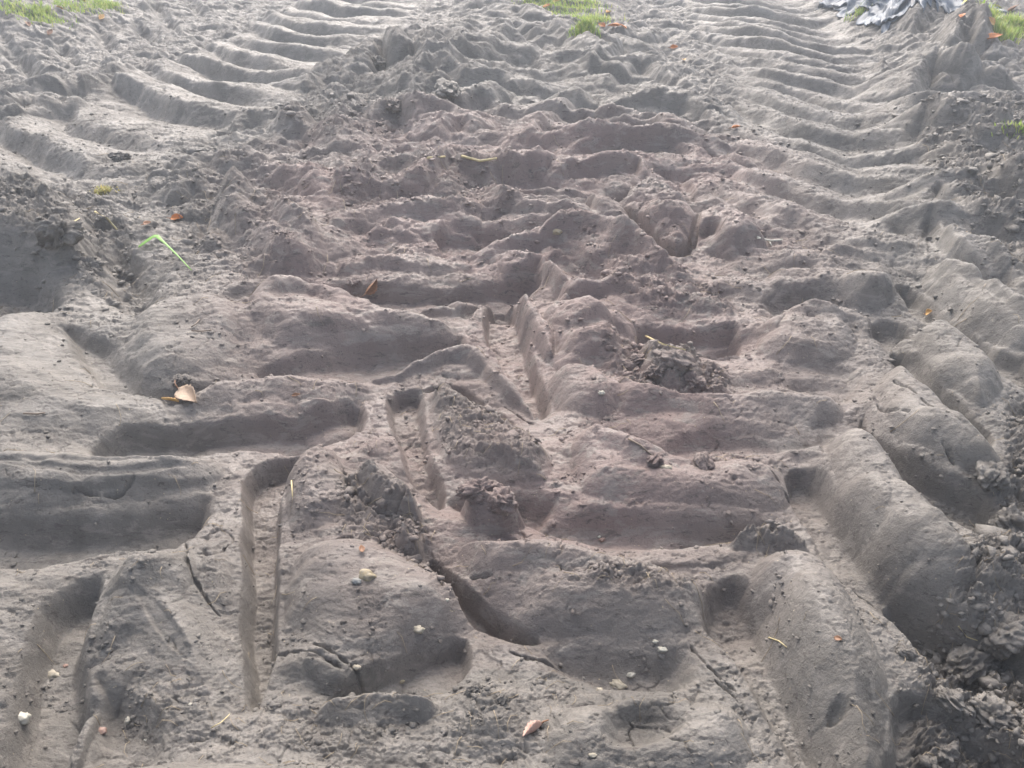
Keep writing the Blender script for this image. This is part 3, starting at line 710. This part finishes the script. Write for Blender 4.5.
CLODS = [
 (968,668,26,1.2,.8,.8,'knobbly dark clod right of the smooth bar in the lower right'),
 (990,720,22,1.1,.9,.8,'rounded crumbly clod at the lower right edge of the photo'),
 (948,700,15,.8,1.1,.6,'small upright clod leaning beside the knobbly dark clod'),
 (1005,640,24,1.3,.8,.7,'clod half cut by the right edge above the rounded crumbly one'),
 (945,755,14,1.2,.8,.7,'pale grey lump at the bottom edge right of the smooth bar'),
 (905,655,10,1.2,.8,.7,'little dark clod on the right flank of the smooth bar'),
 (672,362,15,1.3,.9,.7,'crumbly clod in the cluster right of the centre, its far one'),
 (655,376,11,1.2,.9,.7,'crumbly clod in the cluster right of the centre, its left one'),
 (692,385,12,1.2,.9,.8,'crumbly clod in the cluster right of the centre, its right one'),
 (640,362,10,1.2,.9,.7,'small clod at the far left of the central cluster'),
 (478,493,16,1.3,.9,.8,'broken clod on top of the ridge below the fibrous block'),
 (503,505,14,1,1,.9,'squarish clod right beside the broken clod below the fibrous block'),
 (182,385,8,1.2,1,.8,'small dark clod standing just above the big fallen leaf'),
 (395,108,9,1.3,1,.7,'dark clod between the two wheel tracks in the distance'),
 (378,68,10,1.2,1,.8,'distant dark clod at the right edge of the left wheel track'),
 (447,92,12,1.6,1,.6,'long dark distant clod right of the left wheel track'),
 (355,290,8,1,.8,.6,'tiny clod beside the curled leaf in the middle groove'),
 (990,480,18,1.2,.9,.7,'dark lump in the hollow at the right edge'),
 (1010,530,20,1.1,.9,.9,'big torn lump against the right edge below the hollow'),
 (475,692,8,1.2,.9,.8,'crumbly lump left of the orange and pink leaf'),
 (502,700,6,1.2,.9,.8,'smaller crumbly lump close left of the orange and pink leaf'),
 (120,160,9,1.5,.9,.6,'small crumbly clod in the left wheel track behind the yellow stubble'),
 (60,240,18,1.2,.9,.9,'ragged clod over the dark hollow at the left edge'),
 (655,462,9,1.3,.9,.7,'clod on the smooth pillow right of the fibrous block'),
 (705,464,10,1.4,.9,.7,'clod lying right of the other on the same smooth pillow'),
]
for i, (px, py, r, sx, sy, sz, lab) in enumerate(CLODS):
    p = at(px, py); rr_ = r * px_size(p)
    o = link(bpy.data.objects.new('clod', clod_mesh(rr_, sx, sy, sz, 200 + i * 7)))
    soil_attr(o.data, grid_at(BR, p.x, p.y), .4)
    o.location = p + Vector((0, 0, rr_ * sz * .15)); o.rotation_euler = (rnd.uniform(-.3, .3), rnd.uniform(-.3, .3), rnd.uniform(0, 6))
    tag(o, lab, 'clod', 'torn clods of soil')

# ------------------------------------------------------------------ crumbs
ico_v = []; g_ = (1 + 5 ** .5) / 2
for a_, b_ in ((-1, g_), (1, g_), (-1, -g_), (1, -g_)): ico_v.append((a_, b_, 0))
for a_, b_ in ((-1, g_), (1, g_), (-1, -g_), (1, -g_)): ico_v.append((0, a_, b_))
for a_, b_ in ((g_, -1), (g_, 1), (-g_, -1), (-g_, 1)): ico_v.append((a_, 0, b_))
ico_v = np.array(ico_v) / math.hypot(1, g_)
ico_f = np.array([(0,11,5),(0,5,1),(0,1,7),(0,7,10),(0,10,11),(1,5,9),(5,11,4),(11,10,2),(10,7,6),(7,1,8),(3,9,4),(3,4,2),(3,2,6),(3,6,8),(3,8,9),(4,9,5),(2,4,11),(6,2,10),(8,6,7),(9,8,1)])
rg_ = np.random.default_rng(3)
N = 230000
jj = rg_.integers(12, 12 + 1270, N); ii = rg_.integers(12, NC - 12, N)
dens = (RO * (.25 + .75 * patch))[jj, ii] ** 2 * sstep(fbm(Xf, Yf, 14, 3, 63) * 3 + .3)[jj, ii] * 1.6 + .010 + .10 * (sstep(fbm(Xf, Yf, 6, 4, 64) * 5 - .8) * (1 - .5 * CALM))[jj, ii] + .08 * (mid * (1 - .7 * CALM))[jj, ii]
keep = rg_.random(N) < dens * 1.1
jj, ii = jj[keep], ii[keep]; n_ = len(jj)
cx_, cy_, cz_ = X[jj, ii] + rg_.normal(0, .002, n_), Yg[jj, ii] + rg_.normal(0, .002, n_), Z[jj, ii]
dist = np.hypot(cy_, H)
size = (.0009 + .0034 * rg_.random(n_) ** 4 + .0055 * (rg_.random(n_) < .03 * (RO[jj, ii] > .75)) * rg_.uniform(.4, 1, n_)) * (.7 + .55 * dist) * (.6 + .6 * np.clip(RO[jj, ii], 0, 1))
V = ico_v[None] * (1 + rg_.normal(0, .30, (n_, 12, 1)))
V = V * (size[:, None, None] * (np.array([1.1, .9, .6]) * (1 + rg_.uniform(-.35, .5, (n_, 1, 3)))))
th = rg_.uniform(0, 6.28, n_); ct, st_ = np.cos(th)[:, None], np.sin(th)[:, None]
V = np.stack([V[..., 0] * ct - V[..., 1] * st_, V[..., 0] * st_ + V[..., 1] * ct, V[..., 2]], -1)
V = V + np.stack([cx_, cy_, cz_ + size * .05], -1)[:, None, :]
Fc = (ico_f[None] + (np.arange(n_) * 12)[:, None, None]).reshape(-1, 3).astype(np.int32)
cm = bpy.data.meshes.new('soil_crumbs'); cm.vertices.add(n_ * 12); cm.vertices.foreach_set('co', V.astype(np.float32).ravel())
cm.loops.add(Fc.size); cm.loops.foreach_set('vertex_index', Fc.ravel()); cm.polygons.add(len(Fc)); cm.polygons.foreach_set('loop_start', np.arange(0, Fc.size, 3, dtype=np.int32))
cm.update(calc_edges=True); cm.materials.append(mud_c); soil_attr(cm, np.repeat(BR[jj, ii], 12), .4)
tag(link(bpy.data.objects.new('soil_crumbs', cm)), 'loose crumbs of grey brown soil scattered over the churned mud', 'soil crumbs', kind='stuff')

# ------------------------------------------------------------------ leaves
def leaf_material(name, c1, c2, c3, rough=.6):
    m, n, b = mat(name)
    tc = n.nodes.new('ShaderNodeTexCoord').outputs['Object']
    col = ramp(n, noise(n, 60, 5, .7, tc), [(.3, c1), (.5, c2), (.7, c3)])
    n.links.new(col, b.inputs['Base Color']); b.inputs['Roughness'].default_value = rough
    bp = n.nodes.new('ShaderNodeBump'); bp.inputs['Distance'].default_value = .001; n.links.new(noise(n, 200, 3, .6, tc), bp.inputs['Height']); n.links.new(bp.outputs[0], b.inputs['Normal'])
    return m
LM = dict(orange=leaf_material('orange_leaf', (.42, .12, .03), (.55, .20, .05), (.30, .10, .04)),
          amber=leaf_material('amber_leaf', (.55, .27, .07), (.60, .36, .12), (.34, .17, .07)),
          tan=leaf_material('tan_leaf', (.27, .19, .13), (.36, .26, .18), (.20, .14, .10), .6),
          brown=leaf_material('brown_leaf', (.16, .075, .04), (.24, .12, .06), (.12, .06, .04)),
          pink=leaf_material('pink_leaf', (.40, .22, .17), (.46, .30, .24), (.30, .18, .14)),
          yellow=leaf_material('yellow_leaf', (.55, .48, .10), (.60, .55, .18), (.40, .36, .08)))
def leaf_geo(Lg, Wd, curl, seed):
    r_ = random.Random(seed); nx, ny = 14, 8; vs_ = []; fs = []
    ph = r_.uniform(0, 6)
    for i in range(nx + 1):
        t = i / nx; wd = Wd / 2 * (math.sin(math.pi * min(1, t ** .8)) ** .8) * (1 + .10 * math.sin(i * 2.6 + ph)) + 1e-4
        for j in range(ny + 1):
            u = j / ny * 2 - 1
            x = (t - .5) * Lg; y = u * wd
            z = curl * Lg * (.9 * (abs(u) ** 1.6) * wd / (Wd / 2) * .35 + .35 * (t - .5) ** 2) + .03 * Lg * math.sin(5 * t + 3 * u + ph)
            vs_.append((x, y, z))
    for i in range(nx):
        for j in range(ny):
            a_ = i * (ny + 1) + j; fs.append((a_, a_ + 1, a_ + ny + 2, a_ + ny + 1))
    return vs_, fs
def tube(name, pts, r0, r1, m, parent=None, seg=6, mesh_only=False):
    vs_, fs = [], []
    P_ = [Vector(p) for p in pts]
    for i, p in enumerate(P_):
        d = (P_[min(i + 1, len(P_) - 1)] - P_[max(i - 1, 0)]).normalized(); a_ = d.orthogonal().normalized(); b_ = d.cross(a_)
        r = r0 + (r1 - r0) * i / (len(P_) - 1)
        for k in range(seg):
            t = 2 * math.pi * k / seg; vs_.append(p + (a_ * math.cos(t) + b_ * math.sin(t)) * r)
    for i in range(len(P_) - 1):
        for k in range(seg):
            fs.append((i * seg + k, i * seg + (k + 1) % seg, (i + 1) * seg + (k + 1) % seg, (i + 1) * seg + k))
    fs.append(tuple(range(seg))[::-1]); fs.append(tuple((len(P_) - 1) * seg + k for k in range(seg)))
    if mesh_only: return vs_, fs
    return mesh_obj(name, vs_, fs, m, True, parent)
def orient(o, p, rot, lift=.002, tilt=(0, 0)):
    nrm = normal_at(p); q_ = nrm.to_track_quat('Z', 'Y').to_matrix().to_4x4()
    o.matrix_world = Matrix.Translation(p + nrm * lift) @ q_ @ Matrix.Rotation(rot, 4, 'Z') @ Matrix.Rotation(tilt[0], 4, 'X') @ Matrix.Rotation(tilt[1], 4, 'Y')
leaf_no = 0
def leaf(px, py, len_px, wid_px, rot, kind, label, curl=.5, tilt=(0, 0), stalk=True, group=None):
    global leaf_no
    leaf_no += 1
    p = at(px, py); k = px_size(p)
    v_, f_ = leaf_geo(len_px * k, wid_px * k, curl, leaf_no)
    o = mesh_obj('fallen_leaf', v_, f_, LM[kind]); sd = o.modifiers.new('thickness', 'SOLIDIFY'); sd.thickness = .0006
    if stalk:
        Lg = len_px * k
        tube('stalk', [(-.48 * Lg, 0, .1 * curl * Lg), (-.62 * Lg, .03 * Lg, .12 * Lg), (-.8 * Lg, .10 * Lg, .08 * Lg)], .0012 * (1 + k * 200), .0007 * (1 + k * 200), LM['brown'], o)
    orient(o, p, rot, .004 + len_px * k * .03, tilt)
    tag(o, label, 'leaf', group)
    return o
leaf(190, 400, 46, 19, .35, 'tan', 'large pale tan leaf lying at the end of a groove, left of centre', .35, (.1, 0))
leaf(170, 405, 20, 9, .1, 'amber', 'torn amber leaf tip touching the large pale leaf', .6, (.2, 0), False)
leaf(178, 221, 13, 8, .2, 'orange', 'small bright orange leaf between clods above the green blade', .7)
leaf(148, 229, 12, 6, -.3, 'brown', 'reddish brown leaf scrap beside the small bright orange leaf', .5)
leaf(533, 735, 26, 11, 1.15, 'pink', 'curled pink and orange leaf standing in crumbs at the bottom edge', 1.0, (.7, 0))
leaf(531, 731, 8, 6, 1.2, 'orange', 'tiny orange leaf scrap stuck on the curled pink leaf', .6, (.7, 0), False)
leaf(736, 129, 9, 6, 1.8, 'orange', 'small rust orange leaf alone on the far middle ridge', .8)
leaf(930, 315, 8, 7, .9, 'amber', 'tiny amber leaf in the crack between the right hand bars', .8)
leaf(674, 49, 8, 5, .3, 'orange', 'tiny orange leaf on the far mud right of the middle grass patch', .6)
leaf(684, 61, 7, 4, 1.3, 'amber', 'tiny faded leaf just below the one right of the middle grass', .5)
leaf(40, 390, 12, 5, .2, 'brown', 'thin brown leaf scrap low on the left smooth slope', .6) if False else None
leaf(371, 293, 20, 9, .7, 'brown', 'dark curled leaf poking out of the middle groove left of centre', 1.0, (.9, .3))
leaf(297, 396, 9, 4, .4, 'brown', 'dark red brown leaf scrap on the bar right of the big leaf', .4, (0, 0), False)
leaf(362, 553, 11, 6, .2, 'brown', 'dull red leaf scrap on the pillow behind the yellow stone', .4, (0, 0), False)
leaf(838, 642, 8, 6, .5, 'brown', 'tiny red brown leaf scrap on the lower right smooth bar', .4, (0, 0), False)
for (px, py, l, wd, k, txt) in ((548,8,10,6,'orange','at the left edge of the middle grass patch'),(556,3,9,5,'amber','in the top left of the middle grass patch'),
   (608,16,9,5,'amber','at the right tip of the middle grass patch'),(614,29,14,8,'orange','below the right end of the middle grass patch, largest there'),
   (602,27,9,5,'orange','under the middle of the middle grass patch'),(622,30,9,6,'orange','furthest right of the leaves by the middle grass'),
   (80,1,14,8,'orange','behind the left grass patch at the top edge'),(60,12,8,5,'amber','in the middle of the left grass patch'),
   (50,34,9,5,'brown','on the bank below the left grass patch'),(102,20,9,5,'amber','right of the left grass patch on the bank'),
   (28,26,9,5,'brown','at the left foot of the left grass patch'),
   (994,40,16,9,'orange','below the right grass patch, brightest there'),(962,20,10,6,'orange','on the bank left of the right grass patch'),
   (990,22,10,7,'amber','at the left edge of the right grass patch'),(946,5,8,6,'orange','beside the crumpled sheet at the top edge'),(1012,14,14,8,'brown','above the right grass patch by the edge')):
    leaf(px, py, l, wd, rnd.uniform(0, 3), k, '%s fallen leaf %s' % ({'orange': 'orange', 'amber': 'amber', 'brown': 'brown'}[k], txt), .6, (rnd.uniform(-.4, .4), rnd.uniform(-.3, .3)), False, 'fallen leaves by the grass')
leaf(994, 12, 12, 9, .4, 'yellow', 'yellow green fallen leaf above the right grass patch', .5, (.5, 0), False)
leaf(966, 2, 9, 8, .4, 'yellow', 'yellow green leaf at the top edge beside the crumpled sheet', .5, (.6, 0), False)

# ------------------------------------------------------------------ stones
def stone_material(name, c1, c2):
    m, n, b = mat(name); tc = n.nodes.new('ShaderNodeTexCoord').outputs['Object']
    n.links.new(ramp(n, noise(n, 150, 5, .7, tc), [(.35, c1), (.65, c2)]), b.inputs['Base Color']); b.inputs['Roughness'].default_value = .55
    bp = n.nodes.new('ShaderNodeBump'); bp.inputs['Distance'].default_value = .001; n.links.new(noise(n, 260, 4, .7, tc), bp.inputs['Height']); n.links.new(bp.outputs[0], b.inputs['Normal'])
    return m
SM = dict(white=stone_material('white_stone', (.30,.28,.23), (.46,.43,.36)), cream=stone_material('cream_stone', (.22,.19,.14), (.36,.32,.25)),
          red=stone_material('red_stone', (.22,.13,.10), (.30,.20,.16)), yellow=stone_material('yellow_stone', (.30,.24,.14), (.22,.19,.14)), grey=stone_material('grey_stone', (.15,.15,.145), (.22,.22,.21)))
def stone(px, py, r, m, label, sx=1.2, sz=.7):
    r *= .82
    p = at(px, py); rr_ = r * px_size(p)
    d = clod_mesh(rr_, sx, 1, sz, 900 + int(px), 3); d.materials.clear(); d.materials.append(SM[m])
    o = link(bpy.data.objects.new('stone', d)); o.location = p + Vector((0, 0, -rr_ * sz * .1)); o.rotation_euler = (0, 0, rnd.uniform(-.4, .4))
    tag(o, label, 'stone', 'small stones pressed into the mud')
stone(22, 719, 9, 'white', 'largest pale stone on the floor of the lower left groove')
stone(52, 676, 7, 'cream', 'flat mud stained stone above the largest pale one in the lower left groove', 1.7)
stone(66, 667, 3, 'red', 'tiny reddish stone beside the flat stained stone in the lower left groove')
stone(129, 721, 5, 'white', 'small white stone right of the red one at lower left', .9, 1)
stone(101, 731, 5, 'red', 'small red stone left of the white one at lower left', 1.3)
stone(191, 705, 2.4, 'white', 'tiny white grit grain by dark crumbs at lower left')
stone(146, 740, 2.2, 'white', 'tiny pale grain below the small white stone at lower left')
stone(367, 577, 8, 'yellow', 'yellowish stone on top of the large pillow, bottom centre', 1.4, .9)
stone(357, 584, 5, 'grey', 'dull grey stone touching the yellowish stone on the pillow')
stone(418, 632, 6, 'cream', 'cream stone on the rim above the dark hollow, bottom centre', 1.5)
stone(447, 601, 2.5, 'white', 'tiny white stone in the crumbly ridge left of the deep slit')
stone(618, 685, 7, 'cream', 'largest cream stone in the shallow hollow, bottom right of centre', 1.5)
stone(631, 677, 4, 'white', 'small white stone just above right of the largest cream one', 1.5)
stone(600, 690, 4, 'cream', 'dirty cream stone left of the largest cream one')
stone(655, 643, 3, 'white', 'left one of two white stones under the long pillow rim')
stone(662, 649, 4.5, 'white', 'right one of two white stones under the long pillow rim', 1.5)
stone(592, 755, 3.5, 'cream', 'small flat pale stone near the bottom edge', 1.7, .5)
stone(402, 684, 3, 'yellow', 'tiny yellow stone in the hollow at bottom centre')
stone(357, 668, 4, 'cream', 'tiny cream stone beside the mud slab at bottom centre', 1.4)
stone(602, 540, 3.5, 'red', 'tiny pinkish stone in crumbs on the long right pillow')
stone(599, 537, 2, 'white', 'tiny white grain above the pinkish stone')
stone(601, 393, 4, 'white', 'pale greenish white stone on the central lump')
stone(666, 468, 6, 'cream', 'cream stone among crumbs right of the fibrous block')
stone(944, 758, 10, 'grey', 'blue grey stone at the bottom edge, lower right')
stone(557, 232, 5, 'yellow', 'small ochre stone on the thin ridge above the centre')
stone(152, 652, 0.1, 'grey', 'x') if False else None

# ------------------------------------------------------------------ straws, twigs, blade
def plain(name, c, r=.6):
    m, n, b = mat(name); tc = n.nodes.new('ShaderNodeTexCoord').outputs['Object']
    n.links.new(ramp(n, noise(n, 90, 3, .6, tc), [(.3, tuple(x * .7 for x in c)), (.7, c)]), b.inputs['Base Color']); b.inputs['Roughness'].default_value = r
    return m
straw_m = plain('straw', (.60, .50, .27)); white_m = plain('bleached_wood', (.70, .66, .56)); twig_m = plain('twig', (.20, .15, .11)); green_m = plain('green_blade', (.20, .42, .06), .45)
def stick(name, pxs, wpx, m, label, cat, lift=.003):
    ps = [at(a_, b_) for a_, b_ in pxs]; k = px_size(ps[0])
    ps = [p + Vector((0, 0, lift + wpx * k * .4)) for p in ps]
    mid_ = ps[0]
    o = tube(name, [p - mid_ for p in ps], wpx * k / 2, wpx * k / 2.6, m); o.location = mid_
    return tag(o, label, cat)
stick('straw', [(428,163),(445,162)], 2.6, straw_m, 'short yellow straw left of the long one behind the centre', 'straw')
stick('straw', [(462,161),(480,163),(497,167)], 3.0, straw_m, 'long yellow straw on the mud behind the centre', 'straw')
st_o = stick('twig', [(757,241),(770,243),(782,242)], 2.8, white_m, 'bleached white forked twig on the mud right of the centre', 'twig')
p0 = at(768, 243); tube('fork', [p0 - st_o.location + Vector((0, 0, .008)), at(771, 248) - st_o.location + Vector((0, 0, .008))], .003, .002, white_m, st_o)
stick('straw', [(645,343),(662,347),(685,352)], 2.0, straw_m, 'thin straw on the rim of the dark face right of centre', 'straw')
stick('straw', [(292,484),(293,500)], 1.6, straw_m, 'short pale upright straw beside the deep narrow groove', 'straw', .006)
stick('twig', [(628,441),(640,449),(652,460)], 2.0, twig_m, 'thin grey twig lying down the slope right of the fibrous block', 'twig')
stick('twig', [(50,233),(66,228),(80,221)], 1.6, straw_m, 'thin pale root stretched over the ragged clod at the left', 'root')
stick('twig', [(96,215),(108,223),(118,234)], 2.2, straw_m, 'pale bent stem beside the ragged clod at the left', 'stem')
stick('twig', [(192,330),(197,327),(200,322)], 1.5, twig_m, 'upper dark twig stuck on the smooth left pillow', 'twig')
stick('twig', [(192,333),(202,333),(212,332)], 1.5, twig_m, 'level dark twig stuck on the smooth left pillow', 'twig')
stick('twig', [(768,640),(778,645),(786,650)], 1.4, straw_m, 'fine pale root left of the lower right smooth bar', 'root')
stick('twig', [(955,636),(966,639),(976,645)], 1.4, straw_m, 'fine pale root in the dark hollow at lower right', 'root')
stick('straw', [(212,732),(222,724),(230,717)], 1.3, straw_m, 'fine straw in crumbs left of the deep narrow groove foot', 'straw')
stick('twig', [(25,418),(38,416),(46,417)], 2.0, twig_m, 'brown twig end by the torn hole at the left', 'twig')
# the green blade bends up and back to the ground
pa, pb, pc = at(139, 250), at(158, 246), at(192, 273)
k = px_size(pb); pb = pb + Vector((0, 0, .02))
line = []
for i in range(15):
    t = i / 14
    c0 = pa.lerp(pb, min(1, t / .33)) if t < .33 else pb.lerp(pc, (t - .33) / .67)
    line.append(c0 + Vector((0, 0, .006 + .010 * math.sin(math.pi * t))))
vs_, fs = [], []
for i, p in enumerate(line):
    t = i / 14; wd = k * (3.2 * math.sin(math.pi * min(1, .15 + t * 1.6)) ** .7 if t < .45 else 1.6 * (1.15 - t)) * .7 + .0006
    d = (line[min(i + 1, 14)] - line[max(i - 1, 0)]).normalized(); sd_ = Vector((-d.y, d.x, .35)).normalized()
    vs_ += [p + sd_ * wd - pa, p - pa - Vector((0, 0, wd * .4)), p - sd_ * wd - pa]
for i in range(14):
    for j in (0, 1): fs.append((i * 3 + j, i * 3 + j + 1, i * 3 + j + 4, i * 3 + j + 3))
o = mesh_obj('grass_blade', vs_, fs, green_m); o.location = pa; m_ = o.modifiers.new('thickness', 'SOLIDIFY'); m_.thickness = .0006
tag(o, 'single bright green grass blade bent over the mud at the left', 'grass blade')

# fine root fibres torn out of the soil
fv, ff = [], []
cnt = 0
while cnt < 700:
    px, py = rnd.uniform(-20, 1044), rnd.uniform(150, 790)
    x, y = U(px, py); 
    j = int(np.clip(np.searchsorted(Yr, y), 0, NR - 1)); i = int(np.clip(np.searchsorted(s, x / half[j]), 0, NC - 1))
    if rnd.random() > RO[j, i] ** 1.5: continue
    cnt += 1
    p = Vector((x, y, hz(x, y))); a_ = rnd.uniform(0, 6.28); ln = rnd.uniform(.010, .045) * (.6 + .4 * y); b_ = a_
    pts = []
    for q_ in range(4):
        pts.append((p.x, p.y, hz(p.x, p.y) + .0015 + (.004 if q_ in (1, 2) else 0) * rnd.random()))
        b_ += rnd.uniform(-.6, .6); p = p + Vector((math.cos(b_), math.sin(b_), 0)) * ln / 3
    v_, f_ = tube('', pts, .0005 * (.6 + .5 * y), .0003 * (.6 + .5 * y), None, seg=4, mesh_only=True)
    off = len(fv); fv += v_; ff += [tuple(q_ + off for q_ in f) for f in f_]
root_m = plain('root_fibre', (.34, .27, .18))
tag(mesh_obj('root_fibres', fv, ff, root_m), 'fine torn root fibres scattered through the crumbly soil', 'root fibres', kind='stuff')

# ------------------------------------------------------------------ grass patches
def grass_material(name, a, b_, c):
    m, n, b = mat(name); g = n.nodes.new('ShaderNodeNewGeometry')
    oi = n.nodes.new('ShaderNodeAttribute'); oi.attribute_name = 'tone'
    n.links.new(ramp(n, oi.outputs['Fac'], [(.0, a), (.5, b_), (1., c)]), b.inputs['Base Color']); b.inputs['Roughness'].default_value = .5
    b.inputs['Subsurface Weight'].default_value = 0
    tr = n.nodes.new('ShaderNodeBsdfTranslucent'); n.links.new(b.inputs['Base Color'].links[0].from_socket, tr.inputs['Color'])
    mx = n.nodes.new('ShaderNodeMixShader'); mx.inputs[0].default_value = .4
    n.links.new(b.outputs[0], mx.inputs[1]); n.links.new(tr.outputs[0], mx.inputs[2]); n.links.new(mx.outputs[0], n.nodes['Material Output'].inputs[0])
    return m
gm = grass_material('grass_blades', (.20, .32, .05), (.36, .48, .10), (.55, .52, .20))
def grass(name, spots, n, hgt, label, seed):
    r_ = random.Random(seed); vs_, fs, tone = [], [], []
    for _ in range(n):
        cxp, cyp, rx, ry = r_.choice(spots); a_ = r_.uniform(0, 6.28); q_ = r_.random() ** .6 * (1 if r_.random() < .8 else 1.8)
        p = at_cache(cxp, cyp); k = px_size(p)
        x = p.x + math.cos(a_) * q_ * rx * k; y = p.y + math.sin(a_) * q_ * ry * k * 6
        z = hz(x, y); hh = hgt * r_.uniform(.4, 1.2); b_ = r_.uniform(0, 6.28); ln = r_.uniform(.1, .9) * hh; wd = r_.uniform(.0025, .006)
        d = Vector((math.cos(b_), math.sin(b_), 0)); sd_ = Vector((-d.y, d.x, 0)) * wd; base = Vector((x, y, z - .005)); off = len(vs_)
        for t in (0, .4, .75, 1):
            c_ = base + d * ln * t * t + Vector((0, 0, hh * (t - .25 * t * t * ln / hh))); w_ = (1 - t * .92)
            vs_ += [c_ - sd_ * w_, c_ + sd_ * w_]; 
        tn = r_.random(); tone += [tn] * 8
        for i in range(3): fs.append((off + 2 * i, off + 2 * i + 1, off + 2 * i + 3, off + 2 * i + 2))
    o = mesh_obj(name, vs_, fs, gm); at_ = o.data.attributes.new('tone', 'FLOAT', 'POINT'); at_.data.foreach_set('value', tone)
    return tag(o, label, 'grass', kind='stuff')
_ac = {}
def at_cache(a_, b_):
    if (a_, b_) not in _ac: _ac[(a_, b_)] = at(a_, b_)
    return _ac[(a_, b_)]
grass('grass', [(45,20,20,3),(20,14,22,3),(75,10,20,3),(100,6,18,3),(42,16,10,2),(108,8,8,2)], 2200, .05, 'low grass with fallen leaves on the bank at the top left corner', 1)
grass('grass', [(565,14,26,3),(590,20,22,3),(575,8,28,3),(540,6,16,2),(585,30,10,1)], 3200, .05, 'bright grass patch between the wheel tracks at the top middle', 2)
grass('grass', [(1010,36,24,3),(1020,28,24,3),(995,24,12,2),(1000,34,10,2),(870,12,14,1)], 2600, .07, 'taller grass tuft at the top right corner', 3)
grass('grass', [(1018,128,16,1)], 90, .03, 'small flat grass wisps at the right edge of the churned mud', 4)
grass('grass', [(103,192,9,1.2)], 260, .02, 'withered yellow grass stubble on the clods in the left middle', 5).data.materials[0] = grass_material('dry_stubble', (.42, .36, .12), (.5, .44, .2), (.36, .38, .15))

# ------------------------------------------------------------------ crumpled plastic sheet
m, n, b = mat('blue_grey_plastic'); tc = n.nodes.new('ShaderNodeTexCoord').outputs['Object']
n.links.new(ramp(n, noise(n, 6, 4, .6, tc), [(.35, (.035,.05,.075)), (.65, (.085,.115,.16))]), b.inputs['Base Color']); b.inputs['Roughness'].default_value = .5
pc = at(938, 5); k = px_size(pc)
nx, ny = 180, 90; gx, gy = np.meshgrid(np.linspace(-1, 1, nx), np.linspace(-1, 1, ny))
wx_ = gx * 58 * k; wy_ = gy * .75 + .55
edge = 1 - .25 * perlin(gx * 3, gy * 3, 7) - .2 * perlin(gx * 9, gy * 5, 8)
wx_ = wx_ * edge; wy_ = .55 + (wy_ - .55) * edge
gzz = np.array([hz(pc.x + a_, pc.y + b_) for a_, b_ in zip(wx_.ravel(), wy_.ravel())]).reshape(gx.shape)
fold = .5 - np.abs(fbm(wx_ + .4, wy_, 2.6, 4, 61)) * 1.6; rim = np.clip((1 - np.maximum(np.abs(gx), np.abs(gy))) * 4, 0, 1)
zz = gzz + .015 + (.03 + .10 * fold) * rim
vv = np.stack([wx_, wy_, zz - pc.z], -1).reshape(-1, 3)
ff = [(j * nx + i, j * nx + i + 1, (j + 1) * nx + i + 1, (j + 1) * nx + i) for j in range(ny - 1) for i in range(nx - 1)]
o = mesh_obj('plastic_sheet', vv, ff, m); o.location = pc; o.modifiers.new('thickness', 'SOLIDIFY').thickness = .002
tag(o, 'crumpled blue grey plastic sheet lying on the bank at the top right', 'plastic sheet')
